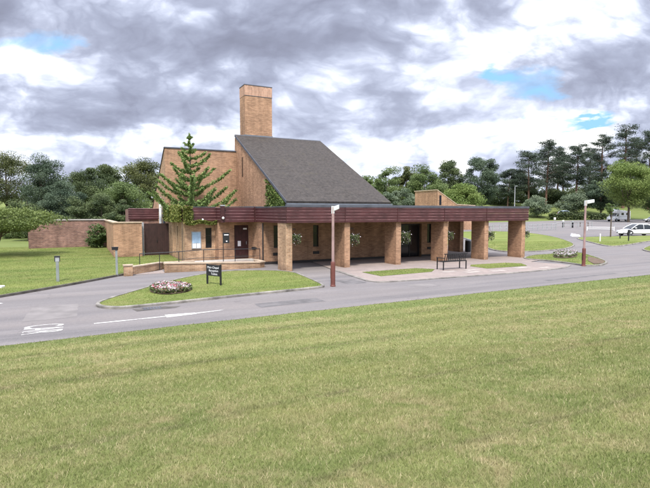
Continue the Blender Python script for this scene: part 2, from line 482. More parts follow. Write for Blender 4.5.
def quads_mesh(name, mat, P, parent=None, tint=None, off=(0, 0, 0), tri=False):
    """many small leaf or blade faces in one mesh: P is (N,4,3) or (N,3,3)"""
    N, K = P.shape[0], P.shape[1]
    me = bpy.data.meshes.new(name)
    me.vertices.add(N*K); me.vertices.foreach_set('co', (P - np.array(off)).astype(np.float32).ravel())
    me.loops.add(N*K); me.loops.foreach_set('vertex_index', np.arange(N*K, dtype=np.int32))
    me.polygons.add(N); me.polygons.foreach_set('loop_start', np.arange(0, N*K, K, dtype=np.int32))
    me.update(calc_edges=True)
    if tint is not None:
        at = me.attributes.new('tint', 'FLOAT', 'FACE'); at.data.foreach_set('value', tint.astype(np.float32))
    me.materials.append(mat)
    o = bpy.data.objects.new(name, me); COL.objects.link(o)
    if parent is not None: o.parent = parent
    return o
def leaf_quads(C, size, up=.3, asp=.62):
    """rhombic leaves at centres C with random facing"""
    N = len(C)
    n = rng.normal(size=(N, 3)); n[:, 2] = np.abs(n[:, 2]) + up
    n /= np.linalg.norm(n, axis=1)[:, None]
    t = rng.normal(size=(N, 3)); t -= n*(t*n).sum(1)[:, None]; t /= np.linalg.norm(t, axis=1)[:, None]
    b = np.cross(n, t)
    s = (size*(.6 + .8*rng.random(N)))[:, None]
    return np.stack([C - t*s, C - b*s*asp, C + t*s, C + b*s*asp], axis=1)

# ------------------------------------------------------------------ ground, road, lawns
Y_BREAKS = (41, 130, 165)
def drape(bm, off):
    for yb in Y_BREAKS:
        bmesh.ops.bisect_plane(bm, geom=bm.verts[:]+bm.edges[:]+bm.faces[:], plane_co=(0, yb, 0), plane_no=(0, 1, 0))
    for v in bm.verts: v.co.z = terrain(v.co.x, v.co.y) + off
def mesh_from_bm(bm, name, mat, kind='structure', parent=None):
    me = bpy.data.meshes.new(name); bm.to_mesh(me); bm.free()
    uv = me.uv_layers.new(name='UVMap')
    for p in me.polygons:
        for li, vi in zip(p.loop_indices, p.vertices):
            x, y, z = me.vertices[vi].co
            uv.data[li].uv = AB(x, y)
    me.materials.append(mat)
    o = bpy.data.objects.new(name, me); COL.objects.link(o)
    if parent is not None: o.parent = parent
    elif kind: o['kind'] = kind
    return o
bm = bmesh.new()
bs_ = [-300, -100, -45] + list(np.arange(-31, 12.2, 1.5)) + list(np.arange(12.25, 13.76, .15)) + [13.751, 40, 200, 900]
rows = []
for b in bs_: rows.append([bm.verts.new(W(a, b, 0)) for a in (-900, 0, 900)])
for i in range(len(rows)-1):
    for k in range(2): bm.faces.new((rows[i][k], rows[i][k+1], rows[i+1][k+1], rows[i+1][k]))
drape(bm, 0)
mesh_from_bm(bm, 'ground', M_TURF)

def chaikin(p, n=2, closed=True):
    for _ in range(n):
        q = []
        m = len(p)
        rngi = range(m) if closed else range(m-1)
        if not closed: q.append(p[0])
        for i in rngi:
            a, b = p[i], p[(i+1) % m]
            q.append((a[0]*.75+b[0]*.25, a[1]*.75+b[1]*.25)); q.append((a[0]*.25+b[0]*.75, a[1]*.25+b[1]*.75))
        if not closed: q.append(p[-1])
        p = q
    return p
def area(p): return sum(p[i][0]*p[(i+1) % len(p)][1] - p[(i+1) % len(p)][0]*p[i][1] for i in range(len(p)))/2
def sheet(name, poly, off, mat, parent=None):
    if area(poly) < 0: poly = poly[::-1]
    bm = bmesh.new()
    vs = [bm.verts.new((x, y, 0)) for x, y in poly]
    for t in tessellate_polygon([[Vector((x, y, 0)) for x, y in poly]]):
        try: f = bm.faces.new([vs[i] for i in t])
        except ValueError: continue
    bmesh.ops.recalc_face_normals(bm, faces=bm.faces[:])
    for f in bm.faces:
        if f.normal.z < 0: f.normal_flip()
    drape(bm, off)
    return mesh_from_bm(bm, name, mat, parent=parent)
def kerb_strip(path, closed, h, w, parent=None, low=-.05, mat=None):
    """kerb stones along a path; the path is the outer (road) face, the stone lies to its left"""
    n = len(path); P = [Vector((x, y, 0)) for x, y in path]
    bm = bmesh.new(); ring = []
    for i in range(n):
        a = P[(i-1) % n] if (closed or i > 0) else P[i]
        c = P[(i+1) % n] if (closed or i < n-1) else P[i]
        d = (c - a).normalized(); nrm = Vector((-d.y, d.x, 0))
        o = P[i]; q = P[i] + nrm*w
        zo = terrain(o.x, o.y)
        ring.append([bm.verts.new((o.x, o.y, zo+low)), bm.verts.new((o.x, o.y, zo+h-.02)), bm.verts.new((o.x+nrm.x*.02, o.y+nrm.y*.02, zo+h)),
                     bm.verts.new((q.x, q.y, zo+h)), bm.verts.new((q.x, q.y, zo+low))])
    for i in range(n if closed else n-1):
        r, t = ring[i], ring[(i+1) % n]
        for k in range(4): bm.faces.new((r[k], t[k], t[k+1], r[k+1]))
    if not closed:
        bm.faces.new(ring[0][::-1]); bm.faces.new(ring[-1])
    bmesh.ops.recalc_face_normals(bm, faces=bm.faces[:])
    return mesh_from_bm(bm, 'kerb', mat or M_KERB, parent=parent)
def resample(p, step, closed=True):
    out = []
    m = len(p)
    for i in range(m if closed else m-1):
        a, b = Vector(p[i]), Vector(p[(i+1) % m]); L = (b-a).length; k = max(1, int(L/step))
        for j in range(k): out.append(tuple(a + (b-a)*(j/k)))
    if not closed: out.append(tuple(p[-1]))
    return out
LAWNS = []
def lawn(name, poly, kerb=True, h=.09, mat=None, smooth=2):
    p = chaikin(poly, smooth) if smooth else poly
    if area(p) < 0: p = p[::-1]
    o = sheet(name, p, h-.022, mat or M_LAWN)
    if kerb: kerb_strip(p, True, h, .12, parent=o)
    LAWNS.append((p, h-.022))
    return o
def PX(*pts): return [tuple(pix(x, y)[:2]) for x, y in pts]
def WA(*pts): return [tuple(W(a, b)[:2]) for a, b in pts]

# one sheet of asphalt carries the road, the drives and the car park
edge = [(-120, 12.6), (-40, 13.2), (-10, 13.35), (-1.8, 13.4), (4, 13.78), (12, 14.05), (18, 14.3), (25.4, 14.5), (60, 15.2), (140, 17)]
far = PX((760, 219.3), (650, 219.3), (600, 219.5), (556, 220.6), (527, 221.6), (470, 223))
edge_w = resample(WA(*edge), .5, False)
# slightly ragged grass edge
edge_w = [(x + rng.normal()*.012, y + rng.normal()*.02) for x, y in edge_w]
road = sheet('road', edge_w + far + WA((27, 32), (-120, 32)), .004, M_ASPH)

left_island = PX((94, 305.2), (99, 308.6), (115, 309.6), (130, 308.8), (190, 302.5), (240, 296.8), (300, 290.8), (322, 288.4), (326, 286.6), (308, 278.5), (293, 272.4),
                 (262, 271.3), (230, 271.8), (205, 274.8), (180, 279.5), (155, 286), (130, 293.5), (108, 300))
lawn('island_lawn', left_island)
kl = WA((-60, 16), (-20, 16.6), (-9, 17.4), (-5, 19.0)) + PX((0, 298), (40, 291.2), (80, 284), (115, 277.2), (127, 275))
kl = chaikin(kl, 2, False)
poly = kl + WA((2.0, 26.2), (3.95, 27.95), (5.66, 27.95), (5.66, 37), (2.2, 37), (2.2, 49), (-60, 60))
ol = sheet('side_lawn', poly, .088, M_LAWN); kerb_strip(kl, False, .10, .10, parent=ol, mat=M_KERBD)
LAWNS.append((poly, .088))
lawn('end_lawn', PX((520, 259.5), (530, 255.9), (552, 254.6), (568, 252.6), (582, 253.4), (594, 257), (604, 260.5), (608.5, 263), (604, 265.6), (594, 266.6), (583, 266.2), (567, 263.6), (545, 261)))
lawn('rear_lawn', PX((452, 233), (458, 236.6), (464, 238.5), (475, 242), (486, 248.5), (500, 252.2), (530, 252.3), (550, 251), (568, 249), (575.5, 246), (573, 243.3), (560, 238.5), (545, 235.4), (527, 233), (500, 231.6), (470, 231.6)))
lawn('corner_lawn', PX((572, 238), (590, 242.6), (604, 246.2), (615, 247), (630, 245.2), (650, 241.5), (690, 236.5), (690, 234.6), (650, 236.2), (600, 237)))
lawn('verge_lawn', PX((641, 249.3), (650, 246), (690, 238), (720, 240), (700, 256), (660, 254), (645, 251.5)))

apron = chaikin(WA((12.1, 23.0), (11.75, 20.5), (11.45, 18.35), (12.6, 18.02), (18, 17.95), (21.5, 17.95), (24.5, 18.4), (25.9, 19.2), (25.3, 21.6)), 1, False) + \
        WA((27.3, 22.3), (28.3, 24), (28.3, 31.6), (23.3, 31.6), (23.3, 27.72), (13.0, 27.72))
pv = sheet('pavement', apron, .035, M_PAVE)
kerb_strip(chaikin(WA((12.1, 23.0), (11.75, 20.5), (11.45, 18.35), (12.6, 18.02), (18, 17.95), (21.5, 17.95), (24.5, 18.4), (25.9, 19.2)), 1, False), False, .045, .15, parent=pv)
for i, q in enumerate((((12.95, 21.65), (16.5, 21.85), (17.2, 21.0), (16.3, 20.15), (12.96, 19.85)), ((20.0, 21.3), (20.6, 21.85), (23.3, 21.8), (23.9, 21.1), (23.1, 19.97), (20.0, 19.95)))):
    p = WA(*q); p = p if area(p) > 0 else p[::-1]
    sheet('grass_patch', p, .045, M_LAWN); LAWNS.append((p, .045))
sl = MB()
for a, b, w, d in ((16.75, 19.6, .9, .45), (17.7, 18.9, 1.0, .5), (18.3, 19.6, .9, .5), (19.3, 18.75, 1.0, .45), (21.6, 19.25, 1.1, .5), (22.9, 18.7, .8, .4)):
    sl.add([W(a, b, .041), W(a+w, b, .041), W(a+w, b+d, .041), W(a, b+d, .041)], [(0, 1, 2, 3)])
o = sl.build('pale_paving_slabs', M_SLAB); o.parent = pv
sheet('ramp_path', WA((2.25, 26.0), (3.8, 26.0), (3.9, 27.9), (4.3, 27.95), (2.9, 26.7)), .012, M_PAVE)
sheet('bare_soil', PX((588, 257.5), (597, 259.4), (605, 262.4), (603, 264.9), (594, 265.4), (588, 262)), .094, M_SOIL)

# ------------------------------------------------------------------ road markings and lettering (parts of the road)
def text_mesh(body, size, name, mat, extrude=0.0, align='LEFT'):
    cu = bpy.data.curves.new(name, 'FONT'); cu.body = body; cu.size = size; cu.extrude = extrude; cu.align_x = align
    ob = bpy.data.objects.new(name, cu); COL.objects.link(ob)
    dg = bpy.context.evaluated_depsgraph_get(); dg.update()
    me = bpy.data.meshes.new_from_object(ob.evaluated_get(dg))
    bpy.data.objects.remove(ob); me.name = name
    me.materials.clear(); me.materials.append(mat)
    return me
# straight-ahead arrow with a long tail
am = MB()
def flat(mb, pts, z): mb.add([W(a, b, z) for a, b in pts], [tuple(range(len(pts)))])
flat(am, [(.25, 14.93), (2.45, 15.03), (2.45, 15.14), (.25, 15.03)], .009)
flat(am, [(2.2, 14.88), (3.1, 15.02), (3.1, 15.23), (2.2, 15.31)], .0095)
flat(am, [(3.1, 15.06), (4.0, 15.24), (4.0, 15.30), (3.1, 15.20)], .009)
o = am.build('arrow_marking', M_ROADWHITE); o.parent = road
dm = MB(); flat(dm, [(-4.5, 18.6), (-2.45, 19.75), (-2.6, 19.95), (-4.65, 18.8)], .009)
o = dm.build('give_way_dash', M_ROADWHITE); o.parent = road
me = text_mesh('CAR', 1.0, 'road_lettering', M_ROADWHITE)
xs = [v.co.x for v in me.vertices]; ys = [v.co.y for v in me.vertices]
x0, x1, y0, y1 = min(xs), max(xs), min(ys), max(ys)
for v in me.vertices:   # letters stretched along the road for drivers going right: first letter on the far side
    fx = (v.co.x - x0)/(x1 - x0); fy = (v.co.y - y0)/(y1 - y0)
    v.co = W(-1.45 + .95*fy, 15.45 - 1.10*fx, .0095)
for p in me.polygons:
    if p.normal.z < 0: me.flip_normals(); break
o = bpy.data.objects.new('road_lettering', me); COL.objects.link(o); o.parent = road
M_REPAIR = plain('newer_asphalt', (.115, .107, .105), .9, .3, 2)
M_OLDREP = plain('older_asphalt', (.165, .150, .142), .9, .22, 1.5)
for q, mt, nm in (([(-1.6, 16.1), (-.2, 16.2), (-.15, 18.6), (-1.5, 18.5)], M_OLDREP, 'asphalt_patch'), ([(5.2, 15.1), (7.6, 15.2), (7.6, 15.95), (5.2, 15.85)], M_REPAIR, 'asphalt_patch'),
                  ([(12.5, 16.4), (13.6, 16.4), (13.6, 17.1), (12.5, 17.1)], M_OLDREP, 'asphalt_patch'), ([(19.0, 15.2), (24.5, 15.45), (24.5, 15.75), (19.0, 15.5)], M_REPAIR, 'asphalt_patch'), ([(10.3, 18.4), (11.3, 18.4), (11.3, 19.6), (10.3, 19.6)], M_REPAIR, 'asphalt_patch')):
    g = MB(); n_ = []
    for i in range(len(q)):
        a, b = Vector(q[i]), Vector(q[(i+1) % len(q)])
        for j in range(6): c_ = a + (b-a)*(j/6); n_.append((c_.x + rng.normal()*.018, c_.y + rng.normal()*.012))
    flat(g, n_, .0065); o = g.build(nm, mt); o.parent = road
# gully grating and patched asphalt at the kerb
g = MB(); flat(g, [(1.5, 16.25), (2.7, 16.3), (2.9, 16.55), (2.4, 16.72), (1.4, 16.68)], .008)
o = g.build('patched_asphalt', M_KERBD); o.parent = road
g = MB()
for k in range(6): g.box(1.75+k*.09, 1.80+k*.09, 16.42, 16.70, 0, .014)
g.box(1.70, 2.30, 16.70, 16.74, 0, .016); g.box(1.70, 2.30, 16.38, 16.42, 0, .016)
o = g.build('gully_grating', M_FELT); o.rotation_euler = (0, 0, ROT); o.parent = road

# ------------------------------------------------------------------ grass blades
def in_poly(X, Y, poly):
    ins = np.zeros(len(X), bool); n = len(poly)
    for i in range(n):
        x1, y1 = poly[i]; x2, y2 = poly[(i+1) % n]
        c = ((y1 > Y) != (y2 > Y)) & (X < (x2-x1)*(Y-y1)/((y2-y1) if y2 != y1 else 1e-9) + x1)
        ins ^= c
    return ins
tv = np.vectorize(terrain)
def blades(X, Y, Z, h, w):
    N = len(X)
    ang = rng.random(N)*2*np.pi; lean = h*(.25 + .75*rng.random(N)); la = rng.random(N)*2*np.pi
    dx, dy = np.cos(ang)*w/2, np.sin(ang)*w/2
    hh = h*(.45 + .75*rng.random(N))
    P = np.zeros((N, 3, 3))
    P[:, 0] = np.stack([X-dx, Y-dy, Z-.004], 1); P[:, 1] = np.stack([X+dx, Y+dy, Z-.004], 1)
    P[:, 2] = np.stack([X + np.cos(la)*lean, Y + np.sin(la)*lean, Z + hh], 1)
    return P
allP = []
ylim = [(1.6, 3.5, 8500, .036, .0050), (3.5, 5.5, 5600, .036, .0062), (5.5, 8.5, 2800, .036, .009), (8.5, 13, 900, .036, .013), (13, 25, 300, .038, .022)]
for y0, y1, dens, h, w in ylim:
    hw = .80*y1 + 4.5
    A = 2*hw*(y1-y0); N = int(A*dens)
    X = rng.uniform(-hw, hw, N); Y = rng.uniform(y0, y1, N)
    b = -X*UY + Y*UX
    ed = np.interp(X*UX + Y*UY, [e[0] for e in edge], [e[1] for e in edge])
    k = (b < ed + rng.normal(size=N)*.03) & (np.abs(X) < .80*Y + 4.5)
    X, Y = X[k], Y[k]
    Z = tv(X, Y)
    allP.append(blades(X, Y, Z, h, w))
P = np.concatenate(allP)
# tufts: clumps tint together
clump = np.sin(P[:, 0, 0]*9.1 + 3*np.sin(P[:, 0, 1]*7.3))*np.sin(P[:, 0, 1]*8.7 + 2*np.sin(P[:, 0, 0]*5.9))
tint = np.clip(rng.beta(1.3, 1.3, len(P))*.9 + .14*clump + .05, 0, 1)
o = quads_mesh('mown_grass', M_BLADE, P, tint=tint); tag(o, 'mown yellow green field grass with dry patches in the foreground', 'grass', kind='stuff')
allP = []
for poly, off in LAWNS:
    xs = [p[0] for p in poly]; ys = [p[1] for p in poly]
    x0, x1, y0, y1 = max(min(xs), -30), min(max(xs), 45), min(ys), min(max(ys), 50)
    yc = (max(y0, 8) + y1)/2
    dens = 420 if yc < 30 else 110
    N = int((x1-x0)*(y1-y0)*dens)
    X = rng.uniform(x0, x1, N); Y = rng.uniform(y0, y1, N)
    k = in_poly(X, Y, poly); X, Y = X[k], Y[k]
    allP.append(blades(X, Y, tv(X, Y) + off, .034, .018 if yc < 30 else .035))
P = np.concatenate(allP)
o = quads_mesh('lawn_grass', M_LAWNB, P, tint=.25+rng.random(len(P))*.5); tag(o, 'short green grass covering the kerbed lawns', 'grass', kind='stuff')

# ------------------------------------------------------------------ the building
bld, BO = site('crematorium_building', 17, 29, 0, 'orange brick chapel with steep slate roof, square chimney and maroon canopy on brick pillars', 'building')
def wall_panel(mb, axis, c, thick, s0, s1, z0, z1, holes=(), back=None):
    """wall with real openings. axis 'b': plane b=c runs along a, outside towards smaller b; axis 'a': plane a=c, outside towards smaller a"""
    S = sorted(set([s0, s1] + [h[0] for h in holes] + [h[1] for h in holes])); Z = sorted(set([z0, z1] + [h[2] for h in holes] + [h[3] for h in holes]))
    def solid(i, j):
        if i < 0 or j < 0 or i >= len(S)-1 or j >= len(Z)-1: return False
        sm, zm = (S[i]+S[i+1])/2, (Z[j]+Z[j+1])/2
        return not any(h[0] < sm < h[1] and h[2] < zm < h[3] for h in holes)
    def pt(s, d, z): return (s, c+d, z) if axis == 'b' else (c+d, s, z)
    fl = (lambda q: q) if axis == 'b' else (lambda q: q[::-1])
    for i in range(len(S)-1):
        for j in range(len(Z)-1):
            if not solid(i, j): continue
            a0, a1, y0, y1 = S[i], S[i+1], Z[j], Z[j+1]
            mb.add(fl([pt(a0, 0, y0), pt(a1, 0, y0), pt(a1, 0, y1), pt(a0, 0, y1)]), [(0, 1, 2, 3)])
            mb.add(fl([pt(a1, thick, y0), pt(a0, thick, y0), pt(a0, thick, y1), pt(a1, thick, y1)]), [(0, 1, 2, 3)])
            if not solid(i-1, j): mb.add(fl([pt(a0, thick, y0), pt(a0, 0, y0), pt(a0, 0, y1), pt(a0, thick, y1)]), [(0, 1, 2, 3)])
            if not solid(i+1, j): mb.add(fl([pt(a1, 0, y0), pt(a1, thick, y0), pt(a1, thick, y1), pt(a1, 0, y1)]), [(0, 1, 2, 3)])
            if not solid(i, j-1): mb.add(fl([pt(a0, 0, y0), pt(a0, thick, y0), pt(a1, thick, y0), pt(a1, 0, y0)][::-1]), [(0, 1, 2, 3)])
            if not solid(i, j+1): mb.add(fl([pt(a0, 0, y1), pt(a1, 0, y1), pt(a1, thick, y1), pt(a0, thick, y1)]), [(0, 1, 2, 3)])
    return mb
def slot_window(axis, c, s0, s1, z0, z1, depth=.16):
    """dark recessed slot window with frame and pane"""
    f = MB(); e = .045
    def bx(m, u0, u1, d0, d1, y0, y1):
        if axis == 'b': m.box(u0, u1, c+d0, c+d1, y0, y1)
        else: m.box(c+d0, c+d1, u0, u1, y0, y1)
    bx(f, s0+.002, s0+e, depth-.05, depth+.02, z0+.002, z1-.002); bx(f, s1-e, s1-.002, depth-.05, depth+.02, z0+.002, z1-.002)
    bx(f, s0+e, s1-e, depth-.05, depth+.02, z0+.002, z0+e); bx(f, s0+e, s1-e, depth-.05, depth+.02, z1-e, z1-.002)
    zm = z0 + (z1-z0)*.62; bx(f, s0+e, s1-e, depth-.045, depth+.015, zm-.02, zm+.02)
    w = f.build('window', M_DARK, bld, BO)
    g = MB(); bx(g, s0+e, s1-e, depth-.02, depth, z0+e, zm-.02); bx(g, s0+e, s1-e, depth-.02, depth, zm+.02, z1-e)
    g.build('pane', M_GLASS, w, (0, 0, 0)).location = (-BO[0], -BO[1], -BO[2])
    return w
B_FRONT = 27.75
# front wall under the canopy
slots = [(10.41, 10.78), (13.04, 13.44), (22.0, 22.4)]
holes = [(s0, s1, .98, 2.34) for s0, s1 in slots] + [(19.7, 21.5, 0.02, 2.36)]
mb = wall_panel(MB(), 'b', B_FRONT, .3, 9.75, 23.3, -.1, 3.25, holes)
mb.build('front_wall', M_BRICK, bld, BO)
mb = MB(); mb.box(9.75, 19.7, B_FRONT-.012, B_FRONT-.002, 0, .17); mb.box(21.5, 23.3, B_FRONT-.012, B_FRONT-.002, 0, .17)
mb.build('plinth', M_DARK, bld, BO)
for s0, s1 in slots: slot_window('b', B_FRONT, s0, s1, .98, 2.34)
for s0 in (10.36, 13.02, 22.0):
    v = MB(); v.box(s0, s0+.44, B_FRONT-.02, B_FRONT+.01, .52, .70)
    for k in range(4): v.box(s0+.02, s0+.42, B_FRONT-.035, B_FRONT-.02, .545+k*.04, .56+k*.04)
    v.build('vent', M_DARK, bld, BO)
# entrance doors, recessed
m = MB(); m.box(19.72, 19.80, 27.95, 28.03, .04, 2.34); m.box(21.40, 21.48, 27.95, 28.03, .04, 2.34); m.box(19.8, 21.4, 27.95, 28.03, 2.26, 2.34); m.box(20.57, 20.63, 27.95, 28.03, .04, 2.26)
ent = m.build('entrance_door', M_DARK, bld, BO)
m = MB(); m.box(19.8, 20.57, 27.98, 28.0, .05, 2.26); m.box(20.63, 21.4, 27.98, 28.0, .05, 2.26)
o = m.build('pane', M_GLASS, ent); o.location = (-BO[0], -BO[1], 0)
m = MB()
for x in (20.50, 20.70): m.tube([(x, 27.90, .9), (x, 27.90, 1.35)], .014, 8)
o = m.build('handle', M_GREY, ent); o.location = (-BO[0], -BO[1], 0)
# side and rear walls of the low block
mb = MB()
wall_panel(mb, 'a', 9.75, .3, B_FRONT+.3, 30.0, -.1, 3.25)
mb.build('return_wall', M_BRICK, bld, BO)
mb = wall_panel(MB(), 'b', 30.0, .3, 7.62, 9.75, -.1, 3.25, [(8.62, 9.56, .2, 2.34)])
mb.build('porch_wall', M_BRICK, bld, BO)
mb = wall_panel(MB(), 'b', 30.9, .3, 5.7, 7.62, -.1, 3.25, [(7.02, 7.41, .88, 2.16)])
mb.build('office_wall', M_BRICK_PALE, bld, BO)
slot_window('b', 30.9, 7.02, 7.41, .88, 2.16)
mb = MB(); wall_panel(mb, 'a', 7.62, .12, 30.3, 30.9, -.1, 3.25); mb.build('corner_wall', M_BRICK, bld, BO)
sh = [(31.35, 31.6), (33.0, 33.35), (35.6, 36.0)]
mb = wall_panel(MB(), 'a', 5.7, .3, 31.2, 42, -.1, 2.62, [(s0, s1, .65, 2.25) for s0, s1 in sh])
mb.build('side_wall', M_BRICK_PALE, bld, BO)
for s0, s1 in sh: slot_window('a', 5.7, s0, s1, .65, 2.25)
for c in (32.0, 32.5, 34.1, 34.8):
    mb = MB(); mb.box(5.66, 5.697, c, c+.11, -.05, 2.55); mb.build('brick_rib', M_BRICK_PALE, bld, BO)
mb = MB(); mb.box(23.0, 23.3, 28.05, 42, -.1, 3.25); mb.box(5.7, 23.3, 42, 42.3, -.1, 3.25); mb.build('rear_wall', M_BRICK, bld, BO)
# side door with notices
m = MB(); m.box(8.63, 9.55, 30.10, 30.15, .22, 2.33); dr = m.build('door', M_MAROON_D, bld, BO)
m = MB()
for x in (8.68, 8.90, 9.12, 9.34): m.box(x, x+.012, 30.092, 30.10, .24, 2.31)
m.box(8.65, 9.53, 30.085, 30.10, .24, .44); o = m.build('door_panel', M_GATE, dr); o.location = (-BO[0], -BO[1], 0)
m = MB(); m.box(8.86, 9.06, 30.082, 30.088, 1.0, 1.33); o = m.build('notice', M_PAPER, dr); o.location = (-BO[0], -BO[1], 0)
m = MB(); m.box(9.22, 9.46, 30.082, 30.088, 2.05, 2.15); o = m.build('door_sign', M_PAPER, dr); o.location = (-BO[0], -BO[1], 0)
m = MB(); m.tube([(9.42, 30.06, 1.1), (9.42, 30.06, 1.3)], .015); m.tube([(9.42, 30.09, 1.2), (9.42, 30.055, 1.2)], .01); o = m.build('handle', M_GREY, dr); o.location = (-BO[0], -BO[1], 0)
m = MB(); m.box(6.0, 9.75, 29.0, 30.0, -.05, .2); m.build('doorstep', M_CONC, bld, BO)
m = MB(); m.box(9.56, 9.70, 29.2, 29.4, .8, .98); m.box(9.60, 9.745, 29.0, 29.6, .9, .96); m.build('wall_bracket', M_BLACK, bld, BO)
m = MB(); m.tube([(9.70, 27.70, 0), (9.70, 27.70, 2.5)], .04); m.build('downpipe', M_BLACK, bld, BO)

# flat roof, soffit and cladding
m = MB(); m.box(9.75, 27.35, 23.9, 31.3, 2.62, 2.66); m.box(7.7, 9.75, 28.98, 31.3, 2.56, 2.60); m.build('soffit', M_SOFFIT, bld, BO)
m = MB(); m.box(9.75, 27.35, 23.85, 31.3, 3.28, 3.34); m.box(5.75, 9.75, 31.3, 42.2, 3.28, 3.34); m.box(9.75, 23.2, 31.3, 42.2, 3.282, 3.342); m.box(7.7, 9.75, 28.98, 31.3, 3.284, 3.344); m.build('flat_roof', M_FELT, bld, BO)
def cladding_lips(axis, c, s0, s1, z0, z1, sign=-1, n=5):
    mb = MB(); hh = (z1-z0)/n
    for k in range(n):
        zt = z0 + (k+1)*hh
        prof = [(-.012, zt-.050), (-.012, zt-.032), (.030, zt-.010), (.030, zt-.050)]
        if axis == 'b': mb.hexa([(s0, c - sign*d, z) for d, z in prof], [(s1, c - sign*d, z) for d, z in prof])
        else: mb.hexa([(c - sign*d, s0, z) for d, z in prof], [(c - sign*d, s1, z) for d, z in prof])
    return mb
def clad(*a, **k):
    f = cladding(*a, **k).build('fascia', M_MAROON, bld, BO)
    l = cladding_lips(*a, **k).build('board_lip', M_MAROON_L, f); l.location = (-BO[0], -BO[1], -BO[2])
def cladding(axis, c, s0, s1, z0, z1, sign=-1, n=5):
    """shiplap boards: each board leans outward at its foot and shows a small sill on top"""
    mb = MB(); hh = (z1-z0)/n
    for k in range(n):
        zb = z0 + k*hh; zt = zb + hh
        prof = [(0.10, zb), (0.0, zb), (0.0, zt-.045), (.045, zt-.008), (.10, zt-.008)]
        if axis == 'b': mb.hexa([(s0, c - sign*d*1.0, z) for d, z in prof], [(s1, c - sign*d, z) for d, z in prof])
        else: mb.hexa([(c - sign*d, s0, z) for d, z in prof], [(c - sign*d, s1, z) for d, z in prof])
    return mb
CZ0, CZ1 = 2.58, 3.42
F0 = 23.72
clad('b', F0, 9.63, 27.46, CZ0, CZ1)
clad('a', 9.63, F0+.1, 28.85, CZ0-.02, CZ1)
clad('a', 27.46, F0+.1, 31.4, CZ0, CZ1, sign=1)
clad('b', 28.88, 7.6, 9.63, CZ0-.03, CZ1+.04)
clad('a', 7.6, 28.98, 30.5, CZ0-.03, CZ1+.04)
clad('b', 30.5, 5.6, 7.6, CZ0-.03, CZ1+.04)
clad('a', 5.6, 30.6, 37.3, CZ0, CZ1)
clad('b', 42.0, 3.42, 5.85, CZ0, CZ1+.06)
m = MB(); m.box(3.5, 5.8, 42.1, 46, -.1, CZ1); m.build('store_wall', M_BRICK_RED, bld, BO)
m = MB(); m.box(7.46, 7.66, 28.70, 28.86, CZ0-.05, CZ1+.1); m.build('corner_box', M_MAROON_D, bld, BO)
m = MB(); m.box(7.44, 7.70, 28.68, 28.88, CZ1+.1, CZ1+.16); m.build('box_cap', M_GREY, bld, BO)
m = MB(); m.box(9.55, 9.72, 28.76, 28.86, CZ0-.04, CZ1+.06); m.build('corner_trim', M_MAROON_D, bld, BO)
for (a, b, z, r) in ((7.56, 28.62, 2.80, .075), (6.75, 30.42, 2.68, .07)):
    m = MB(); m.lathe([(r*.4, z-r), (r*.9, z-r*.5), (r, z), (r*.9, z+r*.5), (r*.4, z+r)], a, b, 12); m.build('globe_light', M_WHITE, bld, BO, smooth=True)
# capping
m = MB()
m.box(9.60, 27.49, F0-.03, F0+.14, CZ1+.001, CZ1+.13); m.box(9.60, 9.75, F0+.14, 28.85, CZ1+.001, CZ1+.045); m.box(27.33, 27.49, F0+.14, 31.4, CZ1+.001, CZ1+.13)
m.box(9.75, 27.33, 31.28, 31.4, CZ0, CZ1+.12)
m.box(7.57, 9.60, 28.85, 29.0, CZ1+.042, CZ1+.075); m.box(5.57, 7.57, 30.47, 30.62, CZ1+.042, CZ1+.075)
m.build('roof_edge_capping', M_FELT, bld, BO)
for a in (13.1, 16.6, 20.1, 23.6):
    m = MB(); m.box(a, a+.035, F0-.022, F0+.02, CZ0-.004, CZ1-.01); m.build('joint_cover', M_MAROON_D, bld, BO)
# pillars: deep brick fins
for i, ar in enumerate((10.0, 13.52, 17.0, 20.56, 23.98, 27.38)):
    m = MB(); m.box(ar-.35, ar, 23.9, 25.1, -.1, 2.60); m.build('pillar', M_BRICK_PALE if i == 0 else M_BRICK, bld, BO)
m = MB(); m.box(26.7, 27.05, 29.6, 31.0, -.1, 2.60); m.build('pillar', M_BRICK, bld, BO)
# steep slate roof on the chapel
AG0, AG1 = 11.3, 18.8
EB, EZ, RB, RZ = 27.85, 3.72, 38.53, 9.12
sl_ = (RZ-EZ)/(RB-EB)
rf = MB(); t = .16
L = math.hypot(RB-EB, RZ-EZ)
o = MB()
o.hexa([(AG0-.06, EB-.1, EZ-.05), (AG1+.06, EB-.1, EZ-.05), (AG1+.06, RB+.1, RZ+.05), (AG0-.06, RB+.1, RZ+.05)],
       [(AG0-.06, EB-.1-.05, EZ-.05+t), (AG1+.06, EB-.1-.05, EZ-.05+t), (AG1+.06, RB+.05, RZ+.05+t), (AG0-.06, RB+.05, RZ+.05+t)])
roof = o.build('slate_roof', M_SLATE, bld, BO)
uvl = roof.data.uv_layers[0]
for p in roof.data.polygons:          # courses measured up the slope
    if abs(p.normal.z) > .5:
        for li, vi in zip(p.loop_indices, p.vertices):
            c = roof.data.vertices[vi].co
            uvl.data[li].uv = (c.x, c.y*L/(RB-EB))
m = MB(); m.box(AG0-.08, AG1+.08, EB-.30, EB-.14, EZ-.14, EZ-.02); m.build('gutter', M_LEAD, bld, BO)
m = MB(); m.box(AG0-.06, AG1+.06, EB-.05, EB+.05, 3.3, EZ-.06); m.build('roof_upstand', M_LEAD, bld, BO)
m = MB(); m.prism_x([(RB+.02, RZ+.2), (RB+.11, RZ+.27), (RB+.2, RZ+.2)], AG0-.05, AG1+.05); m.build('ridge_tile', M_FELT, bld, BO)
def gable(a0, a1):
    m = MB(); m.prism_x([(EB+.02, 3.2), (RB+.1, 3.2), (RB+.1, RZ-.02), (EB+.02, EZ-.07)], a0, a1); return m
